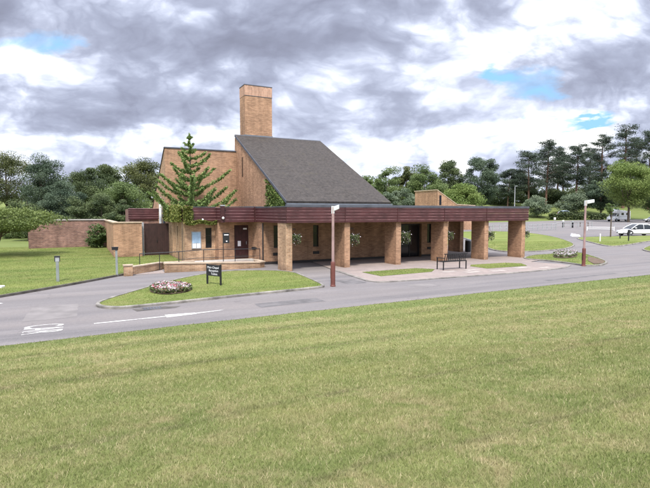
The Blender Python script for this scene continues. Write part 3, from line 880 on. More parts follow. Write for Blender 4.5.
gable(AG0, AG0+.28).build('gable_wall', M_BRICK, bld, BO)
gable(AG1-.28, AG1).build('gable_wall', M_BRICK, bld, BO)
m = MB()
m.hexa([(AG0-.10, EB-.1, EZ-.02), (AG0-.002, EB-.1, EZ-.02), (AG0-.002, RB+.1, RZ+.08), (AG0-.10, RB+.1, RZ+.08)],
       [(AG0-.10, EB-.12, EZ+.15), (AG0-.062, EB-.12, EZ+.15), (AG0-.062, RB+.08, RZ+.25), (AG0-.10, RB+.08, RZ+.25)])
m.build('verge_trim', M_FELT, bld, BO)
m = MB(); m.box(AG0-.012, AG0-.002, 36.72, 36.98, 5.9, 7.4); m.build('gable_slot', M_GLASS, bld, BO)
m = MB(); m.box(AG0, AG1, RB+.1, RB+.4, 3.2, RZ+.02); m.build('rear_gable_wall', M_BRICK, bld, BO)
# tall left wall whose roof falls away to the rear
TL, TH = 5.8, 7.98
m = MB(); m.box(TL, AG0-.002, RB, RB+.3, 3.2, TH); m.build('tall_wall', M_BRICK, bld, BO)
m = MB(); m.prism_x([(RB+.3, 3.0), (46.0, 3.0), (46.0, 3.55), (RB+.3, TH-.1)], TL, TL+.3); m.build('tall_side_wall', M_BRICK_PALE, bld, BO)
m = MB(); m.prism_x([(RB+.3, TH-.1), (46.1, 3.52), (46.1, 3.62), (RB+.3, TH+.0)], TL-.05, AG0+2); m.build('rear_roof', M_SLATE, bld, BO)
m = MB(); m.box(TL-.05, AG0-.003, RB-.05, RB+.35, TH+.002, TH+.09); m.build('wall_coping', M_FELT, bld, BO)
# chimney tower
c0, c1, d0, d1 = 12.09, 14.42, 38.66, 40.0
m = MB(); m.box(c0, c1, d0, d1, 6, 12.58); ch = m.build('chimney', M_BRICK, bld, BO)
m = MB(); m.box(c0-.012, c1+.012, d0-.012, d1+.012, 12.581, 13.40); o = m.build('chimney_band', M_BRICK_BAND, ch); o.location = (-BO[0], -BO[1], 0)
m = MB(); m.box(c0-.03, c1+.03, d0-.03, d1+.03, 13.401, 13.46); m.box(c0-.02, c1+.02, d0-.02, d0+.005, 12.56, 12.60); o = m.build('chimney_capping', M_FELT, ch); o.location = (-BO[0], -BO[1], 0)
m = MB(); m.box(c0-.05, c1+.05, d0-.04, d1+.04, RZ+.1, RZ+.32); o = m.build('chimney_flashing', M_LEAD, ch); o.location = (-BO[0], -BO[1], 0)
# flue pipes and floodlight beside the gate
m = MB(); m.tube([(5.25, 37.5, 2.3), (5.25, 37.5, 4.25)], .10, 10); m.build('flue_pipe', M_WHITE, bld, BO)
m = MB(); m.tube([(5.48, 37.45, 2.3), (5.48, 37.45, 3.95)], .10, 10); m.build('flue_pipe', M_LEAD, bld, BO)
m = MB(); m.box(4.62, 4.90, 37.35, 37.5, 4.18, 4.36); m.tube([(4.9, 37.45, 4.22), (5.25, 37.5, 4.2)], .025); m.build('floodlight', M_GREY, bld, BO)

# ------------------------------------------------------------------ boundary walls, gate, ramp
o_, off = site('garden_wall', -1, 42, 0, 'old red brick garden wall with pale coping behind the side lawn', 'wall')
m = MB(); m.box(-4.0, 2.02, 48, 48.3, -.1, 2.46); m.build('wall_face', M_BRICK_RED, o_, off)
m = MB(); m.box(-3.2, 2.0, 47.93, 48.36, 2.46, 2.56); m.box(-4.1, -3.2, 47.95, 48.35, 2.46, 2.53); m.build('coping', M_CONC, o_, off)
o_, off = site('yard_wall', 2.9, 36, 0, 'square orange brick yard wall with flat coping left of the brown gate', 'wall')
m = MB(); m.box(1.95, 3.78, 36.0, 36.3, -.1, 2.42); m.box(1.95, 2.25, 36.3, 48, -.1, 2.42); m.build('wall_face', M_BRICK, o_, off)
m = MB(); m.box(1.90, 3.82, 35.95, 36.35, 2.42, 2.50); m.box(1.90, 2.30, 36.35, 48.0, 2.42, 2.50); m.build('coping', M_COPING, o_, off)
g_, off = site('yard_gate', 4.7, 36.7, 0, 'tall dark brown boarded gate between the yard wall and the side wall', 'gate')
m = MB()
for k in range(11):
    x = 4.0 + k*.152; m.box(x, x+.146, 36.62, 36.66, .08, 2.36)
m.box(3.98, 5.66, 36.665, 36.70, .4, .52); m.box(3.98, 5.66, 36.665, 36.70, 1.9, 2.02)
m.build('gate_boards', M_GATE, g_, off)
m = MB(); m.box(3.84, 3.97, 36.55, 36.72, 0, 2.45); m.build('gate_post', M_GREY, g_, off)
m = MB(); m.tube([(4.86, 36.58, 1.0), (4.86, 36.58, 1.2)], .02); m.build('handle', M_BLACK, g_, off)

o_, off = site('ramp_wall', 6.5, 26.3, 0, 'long low brick wall with stone coping edging the entrance ramp', 'wall')
m = MB(); m.hexa([(3.83, 26.2, -.1), (9.0, 26.2, -.1), (9.0, 26.45, -.1), (3.83, 26.45, -.1)], [(3.83, 26.2, .46), (9.0, 26.2, .29), (9.0, 26.45, .29), (3.83, 26.45, .46)])
m.hexa([(9.0, 26.2, -.1), (9.35, 26.45, -.1), (9.35, 27.7, -.1), (9.12, 27.7, -.1), (9.12, 26.5, -.1), (9.0, 26.45, -.1)],
       [(9.0, 26.2, .29), (9.35, 26.45, .29), (9.35, 27.7, .29), (9.12, 27.7, .29), (9.12, 26.5, .29), (9.0, 26.45, .29)])
m.build('wall_face', M_BRICK_PALE, o_, off)
m = MB(); m.hexa([(3.79, 26.16, .461), (9.0, 26.16, .291), (9.0, 26.49, .291), (3.79, 26.49, .461)], [(3.79, 26.16, .53), (9.0, 26.16, .35), (9.0, 26.49, .35), (3.79, 26.49, .53)])
m.hexa([(9.0, 26.16, .291), (9.40, 26.43, .291), (9.40, 27.7, .291), (9.08, 27.7, .291), (9.08, 26.49, .291)],
       [(9.0, 26.16, .352), (9.40, 26.43, .352), (9.40, 27.7, .352), (9.08, 27.7, .352), (9.08, 26.49, .352)])
m.build('coping', M_COPING, o_, off)
m = MB(); m.box(4.35, 9.1, 26.5, 29.0, -.1, .10); m.box(6.0, 9.1, 26.5, 29.0, .10, .19); m.build('ramp_deck', M_PAVE, o_, off)
o_, off = site('path_wall', 3, 26.5, 0, 'short low brick wall with end pier beside the pink path by the side lawn', 'wall')
m = MB(); dv = Vector((1.9, 1.85, 0)).normalized(); nv = Vector((-dv.y, dv.x, 0))
p0 = Vector((2.02, 25.95, 0)); p1 = Vector((3.98, 27.85, 0)); q0, q1 = p0 + nv*.22, p1 + nv*.22
m.hexa([(p0.x, p0.y, -.1), (p1.x, p1.y, -.1), (q1.x, q1.y, -.1), (q0.x, q0.y, -.1)], [(p0.x, p0.y, .36), (p1.x, p1.y, .36), (q1.x, q1.y, .36), (q0.x, q0.y, .36)])
m.box(4.0, 5.66, 27.72, 27.95, -.1, .36)
m.box(1.82, 2.22, 25.62, 25.98, -.1, .50)
m.build('wall_face', M_BRICK_PALE, o_, off)
m = MB(); a_ = nv*.03
m.hexa([tuple(p0-a_) [:2]+(.361,), tuple(p1-a_)[:2]+(.361,), tuple(q1+a_)[:2]+(.361,), tuple(q0+a_)[:2]+(.361,)], [tuple(p0-a_)[:2]+(.42,), tuple(p1-a_)[:2]+(.42,), tuple(q1+a_)[:2]+(.42,), tuple(q0+a_)[:2]+(.42,)])
m.box(4.02, 5.66, 27.69, 27.98, .361, .421); m.box(1.79, 2.25, 25.59, 26.0, .501, .56)
m.build('coping', M_COPING, o_, off)
o_, off = site('ramp_handrail', 6, 27.4, 0, 'thin dark metal handrail running along the entrance ramp to the door', 'railing')
m = MB(); m.tube([(2.75, 27.6, .93), (4.6, 27.4, .98), (6.1, 27.4, 1.05), (9.4, 27.4, 1.0)], .022); m.tube([(4.6, 27.4, .55), (6.1, 27.4, .6), (9.4, 27.4, .58)], .012); m.build('rail', M_BLACK, o_, off)
for a, b, z in ((2.75, 27.6, .93), (3.75, 27.5, .95), (4.75, 27.4, .98), (6.1, 27.4, 1.05), (7.9, 27.4, 1.02), (9.4, 27.4, 1.0)):
    m = MB(); m.tube([(a, b, 0), (a, b, z)], .02); m.build('post', M_BLACK, o_, off)

# ------------------------------------------------------------------ small fittings
o_, off = site('wall_notice_case', 6.43, 30.85, .9, 'glazed notice case with blue poster and white papers on the office wall', 'notice board')
m = MB(); m.box(6.14, 6.73, 30.84, 30.895, .87, 1.94); m.build('case', M_GREY, o_, off)
m = MB(); m.box(6.19, 6.68, 30.832, 30.839, 1.22, 1.89); m.build('poster', M_BLUEPAPER, o_, off)
for x0, x1 in ((6.20, 6.40), (6.45, 6.67)):
    m = MB(); m.box(x0, x1, 30.832, 30.839, .92, 1.20); m.build('paper', M_PAPER, o_, off)
o_, off = site('post_sign', 7.12, 26.8, 0, 'small black notice on a thin post beside the maroon door', 'sign')
m = MB(); m.tube([(7.06, 26.8, 0), (7.06, 26.8, 2.0)], .022); m.build('post', M_BLACK, o_, off)
m = MB(); m.box(7.05, 7.40, 26.74, 26.775, 1.42, 2.0); m.build('board', M_BLACK, o_, off)
m = MB(); m.box(7.10, 7.35, 26.734, 26.739, 1.86, 1.91); m.build('title_strip', M_PAPER, o_, off)
m = MB(); m.box(7.2, 7.28, 26.734, 26.739, 1.5, 1.56); m.build('sticker', M_PAPER, o_, off)

# direction board on the island
s_, off = site('direction_sign', 4.98, 20.5, 0, 'black direction board with three lines of white lettering on two posts', 'sign')
pA = pix(207.5, 285.5); pB = pix(220.8, 287)
d = (pB - pA); ang = math.atan2(d.y, d.x); Ls = d.length
s_.location = (pA.x, pA.y, .08); s_.rotation_euler = (0, 0, ang)
for x in (0, Ls):
    m = MB(); m.box(x-.03, x+.03, -.03, .03, 0, .86); m.build('post', M_BLACK, s_)
m = MB(); m.box(.0, Ls, -.045, -.031, .36, .84); m.build('board', M_BLACK, s_, bevel=.004)
for body, z, xa in (('Main Chapel', .68, .5), ('Reception', .545, .53), ('Toilets', .41, .58)):
    me = text_mesh(body, .135, 'lettering', M_PAPER, 0, 'CENTER')
    wx = max(v.co.x for v in me.vertices) - min(v.co.x for v in me.vertices)
    k = min(1.0, Ls*.84/wx)
    for v in me.vertices: v.co = (v.co.x*k + Ls*xa, -.048, v.co.y*.95 + z)
    o = bpy.data.objects.new('lettering', me); COL.objects.link(o); o.parent = s_

# bench on the pavement, back towards the road
b_, off = site('bench', 18.05, 20.65, .035, 'black metal slatted bench on the pavement facing the canopy', 'bench')
m = MB()
for k in range(5): m.box(17.3, 18.92, 20.50+k*.095, 20.565+k*.095, .46, .485)
m.build('seat', M_BLACK, b_, off)
m = MB()
for k in range(12): m.hexa([(17.36+k*.13, 20.44, .50), (17.40+k*.13, 20.44, .50), (17.40+k*.13, 20.465, .50), (17.36+k*.13, 20.465, .50)], [(17.36+k*.13, 20.35, .88), (17.40+k*.13, 20.35, .88), (17.40+k*.13, 20.375, .88), (17.36+k*.13, 20.375, .88)])
m.box(17.3, 18.92, 20.34, 20.385, .88, .925); m.box(17.3, 18.92, 20.43, 20.47, .485, .52)
m.build('backrest', M_BLACK, b_, off)
for x in (17.3, 18.88):
    m = MB(); m.box(x, x+.045, 20.42, 20.47, .04, .50); m.build('leg', M_BLACK, b_, off)
    m = MB(); m.box(x, x+.045, 20.93, 20.98, .04, .66); m.build('leg', M_BLACK, b_, off)
    m = MB(); m.box(x-.005, x+.05, 20.40, 21.0, .66, .695); m.build('armrest', M_BLACK, b_, off)

# litter bin beside the rear pillar
o_, off = site('litter_bin', 27.35, 29.4, .03, 'black round litter bin with pale top beside the rear brick pillar', 'bin')
m = MB(); m.lathe([(.2, .03), (.23, .1), (.23, .85), (.2, .9)], 27.35, 29.4, 16); m.build('body', M_BLACK, o_, off)
m = MB(); m.lathe([(.235, .9), (.235, .96), (.12, 1.04)], 27.35, 29.4, 16); m.build('lid', M_GREY, o_, off)

# hanging baskets on the pillar faces
def make_basket(seed):
    r_, off = site('hanging_basket', 0, 0, 0, 'x', 'hanging basket', 'hanging baskets on the canopy pillars')
    m = MB(); m.tube([(0, 0, .42), (.30, 0, .42)], .014); m.tube([(0, 0, .22), (.22, 0, .42)], .010); m.box(-.01, .01, -.03, .03, .18, .46); m.build('bracket', M_BLACK, r_)
    m = MB()
    for k in range(3):
        t = k*2.1; m.tube([(.28, 0, .42), (.28+.17*math.cos(t), .17*math.sin(t), 0)], .005, 5)
    m.build('chain', M_BLACK, r_)
    m = MB(); m.lathe([(.03, -.2), (.12, -.16), (.18, -.06), (.19, 0)], .28, 0, 14); m.build('basket', M_BLACK, r_, smooth=True)
    N = 520
    th = rng.random(N)*2*np.pi; rr = .30*np.sqrt(rng.random(N)); z = .14*rng.random(N) - rr*.9*rng.random(N) - (rng.random(N) < .25)*rng.random(N)*.35
    C = np.stack([.28 + rr*np.cos(th), rr*np.sin(th), z], 1)
    quads_mesh('foliage', F_BED, leaf_quads(C, .045), r_, rng.random(N)*.75)
    k = rng.random(N) < .20
    C2 = C[k] + rng.normal(size=(k.sum(), 3))*.03 + [0, 0, .03]
    quads_mesh('blossoms', F_FLOWERW, leaf_quads(C2, .032), r_, rng.random(len(C2)))
    return r_
bk = make_basket(1)
names = ['first pillar, beside the lamp post', 'second pillar, at the drive edge', 'third pillar, behind the left grass patch', 'fourth pillar, behind the bench', 'fifth pillar, behind the right grass patch', 'end pillar of the canopy']
for i, ar in enumerate((10.0, 13.52, 17.0, 20.56, 23.98, 27.38)):
    o = bk if i == 0 else copy_tree(bk)
    o.location = W(ar + .002, 24.15, 1.78 + (.05, -.04, .02, .0, -.06, -.03)[i]); o.rotation_euler = (0, 0, ROT)
    s = (1.0, 1.2, 1.3, 1.0, 1.1, .95)[i]
    o.scale = (s, s, s)
    o['label'] = 'hanging basket of trailing plants on the ' + names[i]

# lamp posts
def lamp_post(x, y, h, label, headx, twist):
    r_ = empty('lamp_post', (x, y, terrain(x, y) + .0), twist, label, 'lamp post', 'lamp posts along the drive')
    m = MB(); m.lathe([(.115, -.1), (.115, .05), (.10, .08), (.10, 1.0), (.085, 1.06)], 0, 0, 14); m.build('base', M_LAMPLOW, r_, smooth=False)
    m = MB(); m.tube([(0, 0, 1.04), (0, 0, h)], [.062, .055], 12); m.build('column', M_LAMPUP, r_)
    m = MB(); m.box(-.104, -.10, -.04, .04, .35, .75); m.build('access_door', M_MAROON_D, r_)
    m = MB(); m.tube([(0, 0, h-.1), (.12, 0, h-.02)], .03, 8); m.box(-.06, .06, -.05, .05, h-.28, h+.03); hd = m.build('bracket', M_LAMPHEAD, r_)
    m = MB(); m.hexa([(.06, -.10, h-.17), (headx, -.08, h-.09), (headx, .08, h-.09), (.06, .10, h-.17)], [(.06, -.10, h+.02), (headx, -.07, h+.09), (headx, .07, h+.09), (.06, .10, h+.02)])
    m.build('lantern', M_LAMPHEAD, r_, bevel=.02)
    return r_
p = W(9.45, 18.15); lamp_post(p.x, p.y, 3.36, 'short maroon lamp post standing by the drive in front of the canopy', .26, -.15)
p = pix(583.5, 266.2); lamp_post(p.x, p.y, 3.80, 'taller maroon lamp post on the flower island right of the canopy', .55, .25)
# distant columns
def far_pole(px, py0, Y, h, label, arm=.5, mat=M_GREY):
    x = along(px, Y); z = terrain(x, Y)
    r_ = empty('lamp_column', (x, Y, z), 0, label, 'lamp post', 'distant lamp columns')
    m = MB(); m.tube([(0, 0, -.1), (0, 0, h)], [.09, .05], 8); m.build('column', mat, r_)
    m = MB(); m.tube([(0, 0, h-.02), (arm, 0, h+.12)], .03, 6); m.box(arm-.05, arm+.35, -.1, .1, h+.06, h+.18); m.build('lantern', M_GREYP, r_)
Y = 78; far_pole(514, 0, Y, 3.1 + 26*Y/488 - terrain(0, Y), 'thin grey lamp column rising behind the right end of the canopy', .0)

# bollard light and post on the side lawn
p = pix(58, 283.5); r_ = empty('bollard_light', (p.x, p.y, .088), ROT, 'grey bollard light with square black-rimmed head on the side lawn', 'bollard light')
m = MB(); m.box(-.06, .06, -.06, .06, -.1, .88); m.build('post', M_GREYP, r_, bevel=.01)
m = MB(); m.box(-.11, .11, -.09, .09, 1.09, 1.13); m.box(-.11, -.085, -.09, .09, .88, 1.09); m.box(.085, .11, -.09, .09, .88, 1.09); m.box(-.084, .084, .06, .09, .88, 1.09); m.build('head_frame', M_BLACK, r_)
m = MB(); m.box(-.083, .083, -.065, .058, .885, 1.085); m.build('lamp_panel', M_GREY, r_)
p = pix(117, 276.6); r_ = empty('marker_post', (p.x, p.y, .088), ROT, 'grey post with a small black box on top at the lawn corner', 'post')
m = MB(); m.box(-.05, .05, -.05, .05, -.1, 1.22); m.build('post', M_GREYP, r_, bevel=.01)
m = MB(); m.box(-.20, .08, -.08, .08, 1.22, 1.34); m.box(-.22, .10, -.10, .10, 1.34, 1.365); m.build('box_head', M_BLACK, r_)
p = pix(1.0, 289.6); m = MB(); m.box(-.25, .10, -.12, .12, -.03, .07)
o = m.build('marker_stone', M_WHITE, bevel=.02); o.location = (p.x, p.y, .09); tag(o, 'low white marker stone on the side lawn near the kerb', 'stone')

# ------------------------------------------------------------------ flower beds
def flower_bed(name, label, poly, zoff, hgt, nleaf, nflow, fmat):
    poly = chaikin(poly, 2)
    cx = sum(p[0] for p in poly)/len(poly); cy = sum(p[1] for p in poly)/len(poly)
    r_ = empty(name, (cx, cy, terrain(cx, cy) + zoff), 0, label, 'flower bed')
    b = MB(); b.add([(x-cx, y-cy, .006) for x, y in poly] + [(0, 0, .07)], [(i, (i+1) % len(poly), len(poly)) for i in range(len(poly))])
    b.build('soil', M_SOIL, r_)
    xs = [p[0] for p in poly]; ys = [p[1] for p in poly]
    def pts(n):
        X = rng.uniform(min(xs), max(xs), n*3); Y = rng.uniform(min(ys), max(ys), n*3)
        k = in_poly(X, Y, poly); return X[k][:n] - cx, Y[k][:n] - cy
    X, Y = pts(nleaf); q = rng.random(len(X))
    quads_mesh('foliage', F_BED, leaf_quads(np.stack([X, Y, .04 + hgt*.8*q], 1), .055), r_, rng.random(len(X)))
    X, Y = pts(nflow)
    X = X*.93; Y = Y*.93
    cl = np.sin(X*7+1)*np.sin(Y*6+2)
    T = np.clip(np.where(cl + rng.normal(size=len(X))*.35 > .45, 1.0, .3*rng.random(len(X))), 0, 1)
    quads_mesh('blossoms', fmat, leaf_quads(np.stack([X, Y, hgt*(.55 + .75*rng.random(len(X)))], 1), .032, .8, .85), r_, T)
    return r_
flower_bed('flower_bed', 'oval bed of white, pink and red flowers on the island by the road', PX((148, 294), (153, 289), (163, 286.8), (180, 287.2), (192, 289.6), (192, 292.6), (180, 295.6), (163, 297)), .09, .15, 2200, 1100, F_FLOWER)
flower_bed('flower_bed', 'bed of pale faded flowers on the far island right of the canopy', PX((552, 257.5), (556, 254), (566, 252.9), (577, 254), (578, 257.5), (570, 259.3), (557, 259.4)), .09, .20, 1800, 620, F_FLOWERW)

# ------------------------------------------------------------------ creepers
def creeper(name, label, C, mat, size, loc, stems):
    r_ = empty(name, loc, 0, label, 'climbing plant')
    m = MB()
    for s in stems: m.tube([Vector(q) - Vector(loc) for q in s], .02, 5)
    m.build('stem', M_BARK, r_)
    quads_mesh('leaves', mat, leaf_quads(C - np.array(loc), size), r_, np.clip(rng.beta(2, 2, len(C)), 0, 1))
# on the gable: triangle beside the eave
N = 2600; b = 28.0 + 3.3*rng.random(N)**1.25; z = 3.42 + (EZ + (b-EB)*sl_ - 3.42 - .05)*rng.random(N)
keep = (b < 30.2) | (rng.random(N) < .5)
b, z = b[keep], z[keep]
C = np.array([tuple(W(11.22 + .10*random.random()-.14*random.random(), bb, zz)) for bb, zz in zip(b, z)])
creeper('ivy', 'green ivy climbing the gable wall beside the slate roof', C, F_IVY, .085, tuple(W(11.2, 29, 3.35)), [[W(11.26, 28.6, 3.35), W(11.27, 29.2, 4.2), W(11.27, 30.1, 4.9)], [W(11.26, 29.5, 3.35), W(11.27, 30.0, 4.4)]])
# on the left fascia, hanging under its edge
pts = []
for _ in range(2600):
    b = 30.55 + 6.6*random.random(); pts.append(tuple(W(5.50 - .14*random.random(), b, 2.5 + 1.0*random.random()**.8 + .12*random.random())))
for _ in range(500): pts.append(tuple(W(5.6 + .55*random.random()**2, 30.42 - .1*random.random(), 2.5 + 1.0*random.random())))
for _ in range(700):
    a = 5.7 + 1.95*random.random(); pts.append(tuple(W(a, 30.42 - .16*random.random(), 2.42 + .20*random.random() + .06*math.sin(a*5))))
creeper('creeper', 'yellowing creeper covering the left end of the maroon cladding', np.array(pts), F_YIVY, .085, tuple(W(5.5, 31, 2.5)), [[W(5.52, 30.6, .0), W(5.54, 30.6, 2.5), W(5.53, 31.5, 3.2)]])

# ------------------------------------------------------------------ trees and shrubs
def tree(name, label, x, y, h, w, fol, trunk_h=.3, nclump=55, per=75, leaf=.34, bark=None, depth=None, cat='tree', group=None, gap=.0, flat=1.0, base=None, lean=(0, 0), z=None, tr=None, top=.5):
    zb = terrain(x, y) if z is None else z
    r_ = empty(name, (x, y, zb), 0, label, cat, group)
    th = h*trunk_h; ch = (h-th)/2; cz = th + ch; dp = depth or w
    # clump centres over an uneven crown
    C = []
    lob = [(random.uniform(0, 6.28), random.uniform(-1, 1), random.uniform(.75, 1.15)) for _ in range(7)]
    while len(C) < nclump:
        v = Vector((random.gauss(0, 1), random.gauss(0, 1), random.gauss(0, 1))).normalized()
        az = math.atan2(v.y, v.x)
        k = 1.0
        for (la, lz, lr) in lob:
            dd = (math.cos(az-la)*math.sqrt(max(0, 1-v.z*v.z))*math.sqrt(max(0, 1-lz*lz)) + v.z*lz)
            if dd > .75: k = lr
        r = random.uniform(.45, 1.0)**.6*k
        tp = 1.0 - (0.25 if v.z > 0 else .1)*abs(v.z)*top*2
        C.append((v.x*r*w/2*tp + lean[0]*(cz+v.z*ch)/h, v.y*r*dp/2*tp + lean[1], cz + v.z*r*ch*.92))
    tb = []
    m = MB(); R0 = tr or max(.06, h*.017)
    m.tube([(0, 0, -.2), (lean[0]*.1, 0, th*.5), (lean[0]*.4, lean[1]*.5, th), (lean[0]*.7, lean[1], cz), (lean[0]*.9, lean[1], h*.9)], [R0*1.25, R0, R0*.85, R0*.5, R0*.12], 8)
    for c in random.sample(C, min(len(C), 14)):
        zz = random.uniform(th*.75, min(c[2], cz)); zz = min(zz, c[2]*.85)
        m.tube([(lean[0]*.4*min(1, zz/th), 0, zz), (c[0]*.5+lean[0]*.2, c[1]*.5, zz*.5+c[2]*.5-.05*h), c], [R0*.45, R0*.25, R0*.06], 5, cap=False)
    m.build('trunk', bark or M_BARK, r_)
    C = np.array(C)
    n = nclump*per
    idx = rng.integers(0, nclump, n)
    sg = .095*(w+dp)/2*(.7 + .7*rng.random(nclump))
    D = rng.normal(size=(n, 3)); D /= np.linalg.norm(D, axis=1)[:, None]; D *= (1.55*rng.random(n)**.42 + .12*np.abs(rng.normal(size=n)))[:, None]*sg[idx][:, None]; D[:, 2] *= .62*flat
    P = C[idx] + D
    keep = P[:, 2] > (0.05 if base is None else base)
    ct = rng.random(nclump)
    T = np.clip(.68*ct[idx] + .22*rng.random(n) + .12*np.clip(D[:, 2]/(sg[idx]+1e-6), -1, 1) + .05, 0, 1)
    P, T = P[keep], T[keep]
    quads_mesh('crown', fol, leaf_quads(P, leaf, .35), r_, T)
    return r_
def pine(label, x, y, h, w, seed, bare=.35, nbr=46, group='tall pines behind the car park'):
    zb = terrain(x, y)
    r_ = empty('pine_tree', (x, y, zb), 0, label, 'tree', group)
    rr = random.Random(seed)
    m = MB(); R0 = h*.015
    bend = rr.uniform(-.5, .5)
    m.tube([(0, 0, -.3), (bend*.3, 0, h*.35), (bend, 0, h*.7), (bend*.8, 0, h*.98)], [R0*1.2, R0, R0*.65, R0*.12], 8)
    C = []; S = []
    for k in range(nbr):
        f = bare + (1-bare)*(k+rr.random())/nbr
        z = h*f
        env = math.sin(min(1, (f-bare)/(1-bare)*1.0 + .12)*math.pi*.92)**.7
        L = w/2*env*rr.uniform(.45, 1.1)
        az = rr.uniform(0, 6.28); rise = rr.uniform(-.05, .25)*L
        e = Vector((bend*f + L*math.cos(az), L*math.sin(az), z+rise))
        m.tube([(bend*f, 0, z-.02*h), ((bend*f + e.x)/2, e.y/2, z+rise*.3), e], [R0*.22, R0*.14, R0*.05], 5, cap=False)
        for q in (1.0, .72, .45):
            if rr.random() < .85: C.append((bend*f + L*q*math.cos(az), L*q*math.sin(az), z + rise*q + .15)); S.append(w*.06*rr.uniform(.7, 1.3))
    m.build('trunk', M_BARKR, r_)
    C = np.array(C); S = np.array(S); n = len(C)*110
    idx = rng.integers(0, len(C), n); D = rng.normal(size=(n, 3))*S[idx][:, None]; D[:, 2] *= .45
    ct = rng.random(len(C))
    quads_mesh('crown', F_PINE, leaf_quads(C[idx]+D, .165, .4, .5), r_, np.clip(.55*ct[idx] + .45*rng.random(n), 0, 1))
    return r_
def T(name, label, px, top, width_px, Y, fol, **kw):
    x = along(px, Y); zb = terrain(x, Y)
    h = EYE + (213-top)*Y/FPX - zb
    l0 = kw.get('leaf', .34); kw['leaf'] = Y*.00118; kw['per'] = int(kw.get('per', 75)*1.05*min(6.5, (l0/kw['leaf'])**1.7))
    return tree(name, label, x, Y, h, width_px*Y/FPX, fol, **kw)
# left wood behind the garden wall
GL = 'trees behind the garden wall'
T('broadleaf_tree', 'tall thin-topped olive tree rising behind the spreading tree', 8, 149, 50, 66, F_DARK3, trunk_h=.25, nclump=60, per=62, leaf=.30, group=GL)
T('broadleaf_tree', 'dark wide tree second from the left behind the garden wall', 46, 153, 46, 60, F_DARK2, trunk_h=.08, nclump=75, per=85, leaf=.28, group=GL)
T('broadleaf_tree', 'low dark rounded tree just behind the middle of the garden wall', 62, 180, 44, 55, F_DARK2, trunk_h=.05, nclump=60, per=85, leaf=.26, group=GL)
T('broadleaf_tree', 'dark tree behind the right part of the garden wall', 86, 164, 42, 72, F_DARK, trunk_h=.1, nclump=70, per=80, leaf=.30, group=GL)
T('broadleaf_tree', 'lighter green bushy tree between the wood and the tall brick wall', 124, 176, 52, 58, F_MID, trunk_h=.05, nclump=70, per=85, leaf=.26, group=GL)
T('broadleaf_tree', 'tall dark tree whose top shows left of the tall brick wall', 142, 157, 44, 80, F_DARK3, trunk_h=.2, nclump=70, per=75, leaf=.32, group=GL)
T('broadleaf_tree', 'dark tree ending the wood on the left, beyond the thin-topped tree', -30, 155, 50, 62, F_DARK, trunk_h=.15, nclump=60, per=75, leaf=.3, group=GL)
T('broadleaf_tree', 'dark tree standing deep in the wood behind the wall', 108, 166, 40, 90, F_DARK, trunk_h=.1, nclump=60, per=75, leaf=.36, group=GL)
T('shrub', 'low green shrub left of the end of the garden wall', 16, 229, 34, 56, F_MID, trunk_h=.02, nclump=30, per=60, leaf=.14, cat='shrub')
T('shrub', 'rounded shrub behind the trunk of the spreading tree', -8, 226, 30, 60, F_MID, trunk_h=.02, nclump=30, per=60, leaf=.14, cat='shrub')
for px, top, wp, Y, lab in ((28, 196, 40, 52, 'dark undergrowth under the thin-topped tree behind the garden wall'), (78, 196, 36, 52, 'dark undergrowth behind the middle of the garden wall'), (102, 193, 34, 53, 'dark undergrowth behind the garden wall near the yard wall'), (124, 198, 26, 52, 'low undergrowth behind the maroon store roof')):
    T('understorey_shrub', lab, px, top, wp, Y, F_DARK, trunk_h=.03, nclump=45, per=60, leaf=.26, cat='shrub', group='undergrowth behind the garden wall')
# spreading tree on the side lawn
p = pix(-3, 257)
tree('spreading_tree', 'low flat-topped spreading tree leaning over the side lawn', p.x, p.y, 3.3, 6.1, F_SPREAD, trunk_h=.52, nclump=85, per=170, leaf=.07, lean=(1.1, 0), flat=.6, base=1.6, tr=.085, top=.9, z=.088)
# round bush in the wall corner
p = W(1.25, 46.6)
tree('round_bush', 'round dark green bush in the corner of the garden wall', p.x, p.y, 2.05, 1.9, F_BUSH, trunk_h=.03, nclump=60, per=70, leaf=.075, cat='bush', z=.088)

